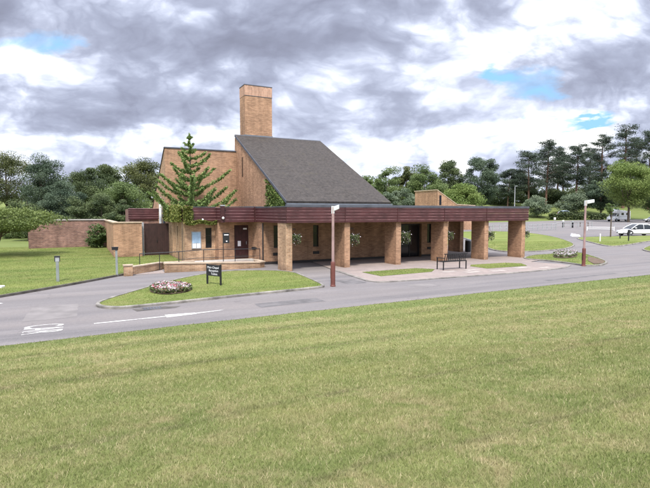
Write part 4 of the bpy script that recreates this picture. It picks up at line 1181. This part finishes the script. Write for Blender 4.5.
# young conifer in front of the tall wall
def young_conifer():
    Yc = 35.5; x = along(191, Yc); top = 3.1 + (213-134.5)*Yc/488
    r_ = empty('young_conifer', (x, Yc, 0), 0, 'bright green young conifer with upswept branches in front of the tall brick wall', 'tree')
    m = MB(); h = top
    m.tube([(0, 0, 0), (.05, 0, h*.5), (0, 0, h)], [.13, .08, .012], 8)
    C = []; T_ = []
    rr = random.Random(5)
    k = 0
    z = 2.6
    while z < h - .25:
        f = (z-2.4)/(h-2.4)
        L0 = 3.05*(1-f)**1.05 + .16
        nb = 6 if f < .4 else 4 if f < .7 else 3
        for j in range(nb):
            az = k*2.4 + j*6.283/nb + rr.uniform(-.3, .3); L = L0*rr.choice((.45, .7, .95, 1.05, 1.3))*(1.12 if math.cos(az) > .2 else 1.0)
            pts = [(0, 0, z)]
            for q in (.35, .7, 1.0):
                pts.append((L*q*math.cos(az), L*q*math.sin(az), z + L*(-.10*q + .58*q*q)))
            m.tube(pts, [.03*(1-f)+.012, .022*(1-f)+.009, .014, .006], 5, cap=False)
            n = int(165*L) + 26
            for _ in range(n):
                q = rr.random()**.8; i = min(2, int(q*2.999))
                e = Vector(pts[i]).lerp(Vector(pts[i+1]), min(1, (q-(0, .35, .7)[i])/(.35, .35, .3)[i]) if q >= (0, .35, .7)[i] else 0)
                s = .105*(1.2-q*.75)*(1.25-.6*f)
                C.append((e.x + rr.gauss(0, s), e.y + rr.gauss(0, s), e.z + rr.gauss(0, s*.6) - .03)); T_.append(min(1, max(0, rr.gauss(.5, .25))))
        z += .60*(1-.25*f)*rr.uniform(.75, 1.25); k += 1
    for q in range(40):
        z = h - .5*rr.random(); C.append((rr.gauss(0, .03), rr.gauss(0, .03), z)); T_.append(.6)
    m.build('trunk', M_BARK, r_)
    quads_mesh('crown', F_SPRUCE, leaf_quads(np.array(C), .088, .2, .5), r_, np.array(T_))
young_conifer()

# wood behind the chapel and the annex
GM = 'trees behind the chapel'
T('broadleaf_tree', 'mid green tree right of the slate roof slope', 388, 167, 34, 105, F_MID, trunk_h=.1, nclump=65, per=75, leaf=.36, group=GM)
T('broadleaf_tree', 'small pale grey-green tree just right of the slate roof', 402, 183, 26, 90, F_GREY, trunk_h=.1, nclump=45, per=70, leaf=.28, group=GM)
T('broadleaf_tree', 'pale low tree against the foot of the slate roof', 386, 192, 24, 84, F_GREY, trunk_h=.1, nclump=40, per=70, leaf=.26, group=GM)
T('broadleaf_tree', 'thin dark tree rising between the mid green trees', 406, 164, 20, 125, F_DARK3, trunk_h=.3, nclump=35, per=60, leaf=.40, group=GM)
T('broadleaf_tree', 'mid green tree behind the small brick annex', 424, 167, 34, 115, F_MID, trunk_h=.1, nclump=60, per=70, leaf=.38, group=GM)
T('broadleaf_tree', 'dark tree with rounded top left of the tall oak', 448, 159, 30, 130, F_DARK, trunk_h=.2, nclump=60, per=70, leaf=.42, group=GM)
T('broadleaf_tree', 'large dark oak with domed top behind the light round tree', 481, 157, 38, 125, F_DARK2, trunk_h=.18, nclump=75, per=80, leaf=.40, group=GM)
T('broadleaf_tree', 'light green round-headed tree right of the brick annex', 463, 183, 42, 92, F_LIGHT, trunk_h=.1, nclump=75, per=80, leaf=.30, group=GM)
T('broadleaf_tree', 'mid green tree filling the gap behind the annex', 438, 180, 30, 118, F_MID, trunk_h=.1, nclump=55, per=70, leaf=.38, group=GM)
T('broadleaf_tree', 'mid green tree partly hidden by the slate roof', 366, 172, 30, 120, F_MID, trunk_h=.1, nclump=50, per=70, leaf=.38, group=GM)
# pines
for i, (px, top, wp, Y, lab) in enumerate((
    (507, 171, 24, 150, 'smaller thin pine right of the oak'), (528, 153, 30, 148, 'leftmost tall pine above the end of the canopy'), (545, 143, 30, 152, 'broad pine with layered crown left of the blue gap'),
    (556, 150, 24, 160, 'slim pine close behind the broad layered pine'), (575, 147, 26, 146, 'pine with a bare trunk above the hedge'), (600, 137, 26, 152, 'pine between the bare-trunked pine and the tallest one'),
    (622, 128, 34, 150, 'tallest pine, above the light green roadside tree'), (647, 132, 30, 148, 'tall pine to the right of the tallest pine'), (520, 172, 22, 168, 'low pine deep in the wood above the canopy end'),
    (588, 150, 24, 170, 'far pine seen between two nearer pines'), (668, 140, 30, 150, 'last pine of the row, beyond the tallest one'), (635, 142, 26, 166, 'far pine between the two tallest pines'), (562, 158, 26, 172, 'far pine behind the bare-trunked pine'))):
    x = along(px, Y); z = terrain(x, Y)
    pine(lab, x, Y, EYE + (213-top)*Y/FPX - z, wp*Y/FPX*1.25, 20+i, bare=(.3, .32, .3, .35, .4, .3, .3, .3, .3, .3, .3, .3, .3)[i])
GR = 'trees around the car park'
T('ornamental_tree', 'small pale green tree on the grass bank just right of the canopy', 537, 196, 24, 134, F_GREY, trunk_h=.12, nclump=45, per=60, leaf=.32, group=GR)
T('ornamental_tree', 'wider pale green tree behind the hedge and the blue car', 573, 192, 30, 139, F_GREY, trunk_h=.08, nclump=55, per=60, leaf=.34, group=GR)
T('broadleaf_tree', 'mid green tree left of the motorhome', 600, 178, 30, 136, F_DARK2, trunk_h=.08, nclump=60, per=70, leaf=.38, group=GR)
T('broadleaf_tree', 'bright light green tree above the motorhome', 628, 158, 46, 112, F_LIGHT, trunk_h=.22, nclump=85, per=75, leaf=.34, group=GR)
T('broadleaf_tree', 'mid green tree above the pale silver car', 655, 168, 40, 122, F_MID, trunk_h=.15, nclump=65, per=70, leaf=.36, group=GR)
for i, (px, top, wp, Y, f) in enumerate(((500, 190, 34, 158, F_DARK), (525, 186, 30, 162, F_DARK), (552, 189, 30, 160, F_DARK), (586, 186, 36, 160, F_DARK), (612, 184, 34, 158, F_DARK), (640, 186, 36, 158, F_DARK))):
    T('understorey_shrub', 'dark undergrowth below the pines, ' + ('left of the first pine', 'above the canopy end', 'between the two small pale trees', 'left of the light green tree', 'behind the motorhome', 'behind the silver car')[i],
      px, top, wp, Y, f, trunk_h=.03, nclump=45, per=55, leaf=.42, cat='shrub', group='undergrowth below the pines')
# far wood as one mass behind everything
def far_wood():
    X = []; 
    n = 80000
    x = rng.uniform(-260, 330, n); y = rng.uniform(185, 215, n)
    env = 8 + 3*np.sin(x*.06) + 3*np.sin(x*.17+1) + 2*np.sin(x*.41)
    base = tv(x, y)
    z = base + env*rng.random(n)**.8
    C = np.stack([x, y, z], 1)
    o = quads_mesh('far_wood', F_DARK, leaf_quads(C, .36), None, rng.random(n)); tag(o, 'far dark wood closing the view behind all the trees', 'woodland', kind='stuff')
far_wood()
# hedges
def hedge(label, px0, px1, y, top, d, n):
    pa = pix(px0, y); pb = pix(px1, y)
    r_ = empty('hedge', ((pa.x+pb.x)/2, pa.y, pa.z), 0, label, 'hedge', 'hedges along the car park')
    L = pb.x - pa.x; h = (y-top)*pa.y/488
    X = rng.uniform(-L/2, L/2, n); q = rng.random(n)
    H = h*(.82 + .14*np.sin(X*1.1+px0) + .10*np.sin(X*2.7))
    Z = H*rng.random(n)**.6; Yy = rng.normal(size=n)*d*.35*(1 - .3*Z/h)
    m = MB()
    for k in range(int(L/1.2)): m.tube([(-L/2+k*1.2+.5, 0, -.1), (-L/2+k*1.2+.6, .1, h*.7)], [.05, .02], 5)
    m.build('stem', M_BARK, r_)
    quads_mesh('foliage', F_HEDGE, leaf_quads(np.stack([X, Yy, Z], 1), .22), r_, rng.random(n))
hedge('long clipped hedge in front of the blue car', 549, 588, 219.8, 211.5, 1.6, 2600)
hedge('shorter hedge left of the motorhome', 590, 606, 220.0, 213.0, 1.5, 1200)

# ------------------------------------------------------------------ annex beyond the canopy
o_, off = site('annex_building', 50, 58, 0, 'small brick annex with a sloping top seen above the canopy roof', 'building')
zz = terrain(*W(50, 58)[:2])
m = MB()
m.prism_y([(47.8, -.1), (55.2, -.1), (55.2, 4.2), (51.6, 4.35), (47.8, 6.5)], 58, 63.5)
m.build('wall', M_BRICK, o_, off)
m = MB(); m.prism_y([(47.7, 6.5), (51.6, 4.36), (55.3, 4.21), (55.3, 4.33), (51.6, 4.48), (47.7, 6.62)], 57.95, 63.6); m.build('roof', M_COPING, o_, off)
m = MB(); m.box(48.15, 48.55, 57.98, 57.997, 4.3, 5.75); m.build('window', M_GLASS, o_, off)

# ------------------------------------------------------------------ vehicles
def car(label, x, y, rz, paint, L=4.4, Wd=1.78, H=1.45, group='parked cars'):
    r_ = empty('parked_car', (x, y, terrain(x, y) + .006), rz, label, 'car', group)
    h = L/2; w = Wd/2
    # lofted body: stations along x with (half width low, half width belt, z bottom, z belt)
    st = [(-h, .80, .72, .38, .62), (-h+.05, .90, .84, .30, .78), (-h+.35, .97, .92, .24, .90), (-h+.9, 1, .95, .20, .93), (0, 1, .96, .19, .92), (h-1.15, 1, .95, .20, .90), (h-.6, .97, .90, .22, .84), (h-.15, .88, .80, .26, .68), (h, .74, .66, .34, .54)]
    m = MB(); vs = []; n = 8
    for (sx, wl, wb, zb, zt) in st:
        for sy, z in ((-wl*.86, zb), (-wl, zb+.12), (-wl*1.0, (zb+zt)/2+.06), (-wb, zt), (wb, zt), (wl*1.0, (zb+zt)/2+.06), (wl, zb+.12), (wl*.86, zb)):
            vs.append((sx, sy*w, z))
    fs = []
    for i in range(len(st)-1):
        for k in range(n): fs.append((i*n+k, (i+1)*n+k, (i+1)*n+(k+1) % n, i*n+(k+1) % n))
    fs.append(tuple(range(n))); fs.append(tuple(range(len(st)*n-1, (len(st)-1)*n-1, -1)))
    m.add(vs, fs); b = m.build('body', paint, r_)
    bmx = bmesh.new(); bmx.from_mesh(b.data); bmesh.ops.recalc_face_normals(bmx, faces=bmx.faces[:]); bmx.to_mesh(b.data); bmx.free()
    sub = b.modifiers.new('s', 'SUBSURF'); sub.levels = 1; sub.render_levels = 2
    for p in b.data.polygons: p.use_smooth = True
    # glasshouse
    def cabin(e, name, mat, zt):
        m = MB()
        bot = [(-h+.22+e, .90*w-e, .86), (h-1.0-e, .90*w-e, .86)]; topc = [(-h+1.45+e*.4, .66*w-e*.4, zt), (h-2.05-e*.2, .66*w-e*.4, zt)]
        mid = [(-h+.80+e*.6, .80*w-e*.6, (zt+.86)/2+.05), (h-1.54-e*.5, .80*w-e*.6, (zt+.86)/2+.05)]
        def ringp(q): return [(q[0][0], -q[0][1], q[0][2]), (q[1][0], -q[1][1], q[1][2]), (q[1][0], q[1][1], q[1][2]), (q[0][0], q[0][1], q[0][2])]
        v = ringp(bot)+ringp(mid)+ringp(topc)
        f = [(3, 2, 1, 0), (8, 9, 10, 11)]
        for k in range(4):
            f.append((k, (k+1) % 4, 4+(k+1) % 4, 4+k)); f.append((4+k, 4+(k+1) % 4, 8+(k+1) % 4, 8+k))
        m.add(v, f); return m.build(name, mat, r_)
    cabin(0, 'glasshouse', M_CARGLASS, H-.05)
    m = MB(); m.hexa([(-h+.80, -.73*w, H-.17), (h-1.98, -.69*w, H-.065), (h-1.98, .69*w, H-.065), (-h+.80, .73*w, H-.17)], [(-h+1.5, -.58*w, H), (h-2.3, -.58*w, H), (h-2.3, .58*w, H), (-h+1.5, .58*w, H)])
    m.build('roof', paint, r_, bevel=.015)
    m = MB()
    for s in (-1, 1):
        m.tube([(-h+.30, s*.895*w, .88), (-h+.84, s*.80*w, (H+.81)/2+.05), (-h+1.45, s*.67*w, H-.05)], .06, 6)
        m.tube([(h-1.02, s*.895*w, .88), (h-1.54, s*.80*w, (H+.81)/2+.05), (h-2.05, s*.67*w, H-.05)], .045, 6)
        m.tube([(-h+1.45, s*.67*w, H-.05), (h-2.05, s*.67*w, H-.05)], .04, 6); m.tube([(-.30, s*.905*w, .88), (-.32, s*.80*w, (H+.81)/2+.05), (-.35, s*.67*w, H-.05)], .03, 6)
    m.build('pillars', paint, r_)
    for sx in (-h+.78, h-.82):
        for s in (-1, 1):
            m = MB()
            prof = [(.0, -.11), (.30, -.11), (.325, -.08), (.325, .08), (.30, .11), (.0, .11)]
            vs = []; K = 18
            for rr_, yy in prof:
                for k in range(K):
                    t = 6.2832*k/K; vs.append((sx + rr_*math.cos(t), s*(w-.10)+yy, .325 + rr_*math.sin(t)))
            fs = [(i*K+k, i*K+(k+1) % K, (i+1)*K+(k+1) % K, (i+1)*K+k) for i in range(len(prof)-1) for k in range(K)]
            m.add(vs, fs); wh = m.build('wheel', M_TYRE, r_)
            m = MB()
            for k in range(5):
                t = 6.2832*k/5; c_, s_n = math.cos(t), math.sin(t)
                y0 = s*(w+.012)
                m.tube([(sx, y0, .325), (sx+.2*c_, y0, .325+.2*s_n)], .035, 5)
            for k in range(14):
                t = 6.2832*k/14; t2 = 6.2832*(k+1)/14
                m.tube([(sx+.205*math.cos(t), s*(w+.012), .325+.205*math.sin(t)), (sx+.205*math.cos(t2), s*(w+.012), .325+.205*math.sin(t2))], .02, 5)
            m.build('rim', M_RIM, wh)
            m = MB()   # dark arch round the wheel
            for k in range(10):
                t = math.pi*k/10; t2 = math.pi*(k+1)/10
                m.tube([(sx+.36*math.cos(t), s*(w-.02), .33+.36*math.sin(t)), (sx+.36*math.cos(t2), s*(w-.02), .33+.36*math.sin(t2))], .035, 5)
            m.build('wheel_arch', M_BLACK, r_)
    for s in (-1, 1):
        m = MB(); m.box(h-.30, h-.08, s*.62*w-.16, s*.62*w+.16, .58, .70); m.build('headlight', M_LAMPCLR, r_, bevel=.03)
        m = MB(); m.box(-h+.0, -h+.14, s*.66*w-.13, s*.66*w+.13, .68, .84); m.build('tail_light', M_LAMPRED, r_, bevel=.02)
        m = MB(); m.box(h-1.55, h-1.38, s*(w+.03)-.09, s*(w+.03)+.09, .93, 1.05); m.build('mirror', paint, r_, bevel=.02)
    m = MB(); m.box(h-.07, h+.01, -.45, .45, .36, .46); m.build('grille', M_BLACK, r_)
    for s in (-1, 1):
        m = MB(); m.box(-h+1.9, -h+2.1, s*w*.985-.015, s*w*.985+.015, .74, .77); m.build('door_handle', M_GREY, r_)
    return r_
car('white hatchback parked side-on behind the right grass corner', along(637, 60.5), 60.5, math.pi + .05, M_CARWHITE, 4.55, 1.80, 1.50)
Yv = 112; car('pale silver car parked to the right of the motorhome', along(654, Yv), Yv, math.pi - .35, M_CARSILVER, 4.3, 1.78, 1.75)
Yv = 136.5; car('pale blue car whose roof shows above the hedge', along(565, Yv), Yv, .15, M_CARBLUE, 4.2, 1.75, 1.5)
def motorhome(px, Y, rz):
    x = along(px, Y); r_ = empty('motorhome', (x, Y, terrain(x, Y)), rz, 'white motorhome parked under the light green tree', 'motorhome')
    m = MB(); m.hexa([(-1.3, -1.1, .45), (2.9, -1.1, .45), (2.9, 1.1, .45), (-1.3, 1.1, .45)], [(-1.3, -1.1, 2.5), (2.9, -1.1, 2.5), (2.9, 1.1, 2.5), (-1.3, 1.1, 2.5)])
    m.build('living_box', M_WHITE, r_, bevel=.06)
    m = MB(); m.prism_y([(-2.1, 2.05), (-1.28, 1.85), (-1.28, 2.95), (-1.7, 2.95), (-2.1, 2.6)], -1.08, 1.08); m.build('over_cab', M_WHITE, r_, bevel=.04)
    m = MB(); m.prism_y([(-3.0, .45), (-1.31, .45), (-1.31, 1.83), (-1.75, 1.9), (-2.25, 1.2), (-2.95, 1.0)], -.95, .95); m.build('cab', M_WHITE, r_, bevel=.04)
    m = MB()
    for s in (-1, 1): m.prism_y([(-2.15, 1.22), (-1.45, 1.22), (-1.45, 1.75), (-1.78, 1.78)], s*.955-.01, s*.955+.01)
    m.hexa([(-2.29, -.85, 1.2), (-2.27, -.85, 1.18), (-2.27, .85, 1.18), (-2.29, .85, 1.2)], [(-1.82, -.8, 1.84), (-1.76, -.8, 1.84), (-1.76, .8, 1.84), (-1.82, .8, 1.84)])
    m.build('windscreen', M_CARGLASS, r_)
    for s in (-1, 1):
        for xx in (-.6, 1.2):
            m = MB(); m.box(xx, xx+.9, s*1.105-.01, s*1.105+.01, 1.5, 2.05); m.build('window', M_CARGLASS, r_)
        m = MB(); m.box(-1.2, 2.85, s*1.104-.006, s*1.104+.006, 1.12, 1.2); m.build('side_stripe', M_GREY, r_)
    m = MB(); m.box(.2, 1.0, -.4, .4, 2.5, 2.68); m.box(1.7, 2.2, -.3, .3, 2.5, 2.62); m.build('roof_vent', M_WHITE, r_)
    m = MB(); m.box(2.895, 2.915, -.7, .7, 1.5, 2.1); m.build('rear_window', M_CARGLASS, r_)
    for xx in (-2.15, 1.5):
        for s in (-1, 1):
            m = MB(); m.tube([(xx, s*.78, .36), (xx, s*1.0, .36)], .36, 16); wh = m.build('wheel', M_TYRE, r_)
            m = MB(); m.tube([(xx, s*1.0, .36), (xx, s*1.02, .36)], .2, 12); m.build('rim', M_RIM, wh)
    for s in (-1, 1):
        m = MB(); m.box(-3.02, -2.92, s*.7-.15, s*.7+.15, .75, .92); m.build('headlight', M_LAMPCLR, r_)
        m = MB(); m.box(2.9, 2.93, s*.9-.08, s*.9+.08, .7, 1.1); m.build('tail_light', M_LAMPRED, r_)
motorhome(618, 118, .45)

# ------------------------------------------------------------------ railings, posts and signs by the car park
def railing(label, p0, p1, mat, h=.95, step=1.6, rails=(.5, .95)):
    a = pix(*p0); b = pix(*p1); d = b - a; L = math.hypot(d.x, d.y)
    r_ = empty('low_railing', a, math.atan2(d.y, d.x), label, 'railing', 'low railings by the car park')
    sl = (b.z-a.z)/L
    m = MB()
    for z in rails: m.tube([(0, 0, z), (L, 0, z + sl*L)], .035, 6)
    m.build('rail', mat, r_)
    n = int(L/step)
    for k in range(n+1):
        x = L*k/max(1, n); m = MB(); m.box(x-.045, x+.045, -.045, .045, -.1, h + sl*x + .05); m.build('post', mat, r_)
railing('pale railing seen between the last two canopy pillars', (486, 232.2), (526, 230.8), M_RAIL, 1.0, 1.2)
railing('pale railing right of the canopy along the car park', (528, 231.2), (556, 229.8), M_RAIL, 1.0, 1.2)
railing('second pale railing farther back beside the white rail', (556, 228.3), (592, 227.6), M_RAIL, .95, 1.5)
railing('grey railing behind the white car and the grass corner', (614, 229.5), (650, 229.0), M_GREY, .8, 1.8)
railing('white rail behind the far lamp post', (587, 230.5), (614, 230.8), M_WHITE, .55, 2.2, (.25, .5))
railing('dark timber rail below the hedge', (564, 227), (588, 226.4), M_BARK, .8, 2.0, (.75,))
def short_post(name, label, px, py, h, mat, capmat, r=.1, cat='post', head=None):
    p = pix(px, py); r_ = empty(name, p, 0, label, cat, 'posts by the car park')
    m = MB(); m.tube([(0, 0, -.1), (0, 0, h*.8)], r, 10); m.build('post', mat, r_)
    m = MB()
    if head: m.box(-head[0]/2, head[0]/2, -.06, .06, h*.8-head[1]/2, h*.8+head[1]/2)
    else: m.lathe([(r*1.2, h*.8), (r*1.25, h*.95), (r*.7, h)], 0, 0, 10)
    m.build('cap' if not head else 'plate', capmat, r_)
short_post('bollard', 'black bollard with white top, left one below the hedge', 563, 227.5, 1.25, M_BLACK, M_WHITE, .14, 'bollard')
short_post('bollard', 'dark bollard with pale top near the white rail', 572.5, 227.8, 1.15, M_BLACK, M_GREYP, .14, 'bollard')
short_post('sign_post', 'thin grey pole with small pale plate left of the hedge', 554.5, 229, 2.1, M_GREY, M_WHITE, .035, 'sign', (.3, .35))
short_post('marker_post', 'white marker post on the grass corner', 600, 242, .85, M_WHITE, M_WHITE, .05, 'post')
short_post('sign_post', 'low dark sign with white plate in front of the white car', 620, 239, 1.0, M_BLACK, M_WHITE, .06, 'sign', (.5, .28))
short_post('sign_post', 'black post with dark plate beside the white-plated sign', 628.5, 241.5, 1.35, M_BLACK, M_BLACK, .06, 'sign', (.2, .3))
p = pix(575, 236.6); m = MB()
m.hexa([(-.55, -.3, 0), (.6, -.2, 0), (.6, .25, 0), (-.5, .3, 0)], [(-.45, -.2, .38), (.5, -.15, .22), (.5, .18, .22), (-.4, .2, .4)])
o = m.build('white_boulder', M_WHITE, bevel=.06); o.location = p; tag(o, 'low white painted stone at the tip of the grass corner', 'stone')
# bare sapling on the corner
p = pix(610.5, 237.5); tree('sapling', 'slim dark-stemmed sapling left of the white car', p.x, p.y, 4.2, 1.5, F_MID, trunk_h=.62, nclump=14, per=22, leaf=.12, tr=.07, z=p.z)

# ------------------------------------------------------------------ sky, sun, camera
SUN_EL, SUN_AZ = R(57), R(180)      # azimuth clockwise from +Y: the sun stands high behind the camera, a little left
world = bpy.data.worlds.new('World'); scene.world = world; world.use_nodes = True
nt = world.node_tree; bg = nt.nodes['Background']
sky = nt.nodes.new('ShaderNodeTexSky'); sky.sky_type = 'NISHITA'; sky.sun_disc = False; sky.sun_elevation = SUN_EL; sky.sun_rotation = SUN_AZ
tc = nt.nodes.new('ShaderNodeTexCoord'); sp = nt.nodes.new('ShaderNodeSeparateXYZ'); lk(nt, tc.outputs['Generated'], sp.inputs[0])
X, Yv_, Z = sp.outputs
zc = math_(nt, 'MAXIMUM', Z, 0.0)
den = math_(nt, 'ADD', zc, .20)
cm = nt.nodes.new('ShaderNodeCombineXYZ'); lk(nt, math_(nt, 'DIVIDE', X, den), cm.inputs[0]); lk(nt, math_(nt, 'DIVIDE', Yv_, den), cm.inputs[1]); lk(nt, math_(nt, 'MULTIPLY', zc, 1.0), cm.inputs[2])
pv_ = cm.outputs[0]
ay = math_(nt, 'MAXIMUM', math_(nt, 'ABSOLUTE', Yv_), .08)
U_ = math_(nt, 'DIVIDE', X, ay); V_ = math_(nt, 'DIVIDE', Z, ay)
# edges of the cloud masses are ragged: the placing field is disturbed by noise
nzc = nn(nt, 'ShaderNodeTexNoise', Scale=3.2, Detail=6.0, Roughness=.6); lk(nt, pv_, nzc.inputs['Vector'])
sn = nt.nodes.new('ShaderNodeSeparateColor'); lk(nt, nzc.outputs['Color'], sn.inputs[0])
U_ = math_(nt, 'ADD', U_, math_(nt, 'MULTIPLY', math_(nt, 'SUBTRACT', sn.outputs[0], .5), .28))
V_ = math_(nt, 'ADD', V_, math_(nt, 'MULTIPLY', math_(nt, 'SUBTRACT', sn.outputs[1], .5), .11))
def blob(px, py, rx, ry, amp):
    u0 = (px-325)/488; v0 = (213-py)/488
    du = math_(nt, 'MULTIPLY', math_(nt, 'SUBTRACT', U_, u0), 488/rx); dv = math_(nt, 'MULTIPLY', math_(nt, 'SUBTRACT', V_, v0), 488/ry)
    q = math_(nt, 'ADD', math_(nt, 'MULTIPLY', du, du), math_(nt, 'MULTIPLY', dv, dv))
    return math_(nt, 'MULTIPLY', math_(nt, 'EXPONENT', math_(nt, 'MULTIPLY', q, -1.0)), amp)
uvc = nt.nodes.new('ShaderNodeCombineXYZ'); lk(nt, math_(nt, 'DIVIDE', X, ay), uvc.inputs[0]); lk(nt, math_(nt, 'MULTIPLY', math_(nt, 'DIVIDE', Z, ay), 1.75), uvc.inputs[1]); lk(nt, Yv_, uvc.inputs[2])
wv_ = nn(nt, 'ShaderNodeTexNoise', Scale=3.0, Detail=4.0, Roughness=.5); lk(nt, uvc.outputs[0], wv_.inputs['Vector'])
wa = nt.nodes.new('ShaderNodeVectorMath'); wa.operation = 'MULTIPLY_ADD'; wa.inputs[1].default_value = (.30, .30, .30)
lk(nt, wv_.outputs['Color'], wa.inputs[0]); lk(nt, uvc.outputs[0], wa.inputs[2])
def billow(scale, rough=.55):
    v = nt.nodes.new('ShaderNodeTexVoronoi'); v.feature = 'F1'; v.inputs['Scale'].default_value = scale; v.inputs['Detail'].default_value = 4.0; v.inputs['Roughness'].default_value = rough
    lk(nt, wa.outputs[0], v.inputs['Vector']); return v.outputs['Distance']
puff = noise(nt, wa.outputs[0], 5.2, 12, .56, .15)
bil = billow(8.0, .5)
big = noise(nt, wa.outputs[0], 2.3, 9, .56, .1)
med = noise(nt, pv_, 4.5, 8, .6, .4)
D = math_(nt, 'ADD', math_(nt, 'MULTIPLY', math_(nt, 'SUBTRACT', big, .5), 1.3), math_(nt, 'MULTIPLY', math_(nt, 'SUBTRACT', med, .5), .35))
D = math_(nt, 'ADD', D, math_(nt, 'MULTIPLY', math_(nt, 'SUBTRACT', puff, .5), 1.5))
D = math_(nt, 'ADD', D, math_(nt, 'MULTIPLY', math_(nt, 'SUBTRACT', bil, .58), .80))
D = math_(nt, 'ADD', D, .19)
for args in ((215, 42, 150, 28, .62), (330, 75, 100, 38, .33), (60, 118, 120, 16, .30), (170, 112, 90, 18, .22), (370, 8, 90, 20, .5), (615, 72, 75, 30, .75), (300, 128, 60, 16, .30), (405, 128, 90, 14, .2), (440, 60, 40, 20, .05),
             (490, 45, 60, 35, -.42), (540, 25, 60, 30, -.25), (30, 60, 60, 24, -.35), (100, 75, 70, 14, -.15), (110, 140, 90, 15, -.40), (480, 140, 110, 14, -.36), (220, 138, 60, 12, -.32), (390, 160, 110, 10, -.42), (590, 125, 80, 14, -.30), (30, 140, 70, 8, -.2)):
    D = math_(nt, 'ADD', D, blob(*args))
D = math_(nt, 'MULTIPLY', D, .62)
cl = ramp(nt, D, [(0.0, (1.0, 1.0, 1.0)), (.08, (.96, .97, 1.0)), (.135, (.79, .825, .92)), (.24, (.61, .655, .79)), (.36, (.45, .49, .62)), (.52, (.33, .36, .47)), (.76, (.25, .27, .36)), (1.0, (.21, .225, .30))])
# breaks with blue sky
hole = None
for args in ((515, 80, 36, 10, 1.0), (545, 96, 30, 8, 1.0), (590, 122, 26, 5, .75), (22, 44, 44, 10, .85), (560, 124, 30, 6, .8), (55, 52, 24, 5, .7), (592, 119, 18, 6, .8), (500, 72, 14, 12, .7)):
    b_ = blob(*args); hole = b_ if hole is None else math_(nt, 'ADD', hole, b_)
hole = math_(nt, 'ADD', hole, math_(nt, 'MULTIPLY', math_(nt, 'SUBTRACT', puff, .5), 1.5))
hm = mapr(nt, hole, .35, 1.15)
skyc = nt.nodes.new('ShaderNodeVectorMath'); skyc.operation = 'MULTIPLY'; skyc.inputs[1].default_value = (.10, .10, .10); lk(nt, sky.outputs[0], skyc.inputs[0])
skyc2 = mixc(nt, .85, skyc.outputs[0], (.27, .54, .88))
allc = mixc(nt, hm, cl.outputs[0], skyc2)
# unseen sky overhead and behind the viewer, brightness added to light the scene
back = math_(nt, 'MULTIPLY', mapr(nt, Yv_, -.5, .3, 1.0, 0.0), mapr(nt, Z, .15, .6, 0.0, 1.0)); over = mapr(nt, Z, .42, .85, 0.0, 1.0)
gain = math_(nt, 'ADD', .70, math_(nt, 'MULTIPLY', math_(nt, 'MAXIMUM', back, over), 1.35))
fin = nt.nodes.new('ShaderNodeVectorMath'); fin.operation = 'SCALE'; lk(nt, allc, fin.inputs[0]); lk(nt, gain, fin.inputs['Scale'])
lk(nt, fin.outputs[0], bg.inputs[0]); bg.inputs[1].default_value = 1.0

ld = bpy.data.lights.new('Sun', 'SUN'); ld.energy = 2.6; ld.angle = R(10); ld.color = (1.0, .95, .88)
sun = bpy.data.objects.new('Sun', ld); COL.objects.link(sun)
sd = Vector((math.sin(SUN_AZ)*math.cos(SUN_EL), math.cos(SUN_AZ)*math.cos(SUN_EL), math.sin(SUN_EL)))
sun.rotation_euler = sd.to_track_quat('Z', 'Y').to_euler()

cd = bpy.data.cameras.new('Camera'); cd.sensor_width = 36; cd.lens = 36*FPX/650; cd.clip_end = 3000; cd.clip_start = .1
cam = bpy.data.objects.new('Camera', cd); COL.objects.link(cam)
cam.location = (0, 0, EYE); cam.rotation_euler = (math.pi/2 - PITCH, 0, 0)
scene.camera = cam
scene.view_settings.view_transform = 'Standard'; scene.view_settings.look = 'None'
scene.view_settings.exposure = 1.05; scene.view_settings.gamma = 1.0
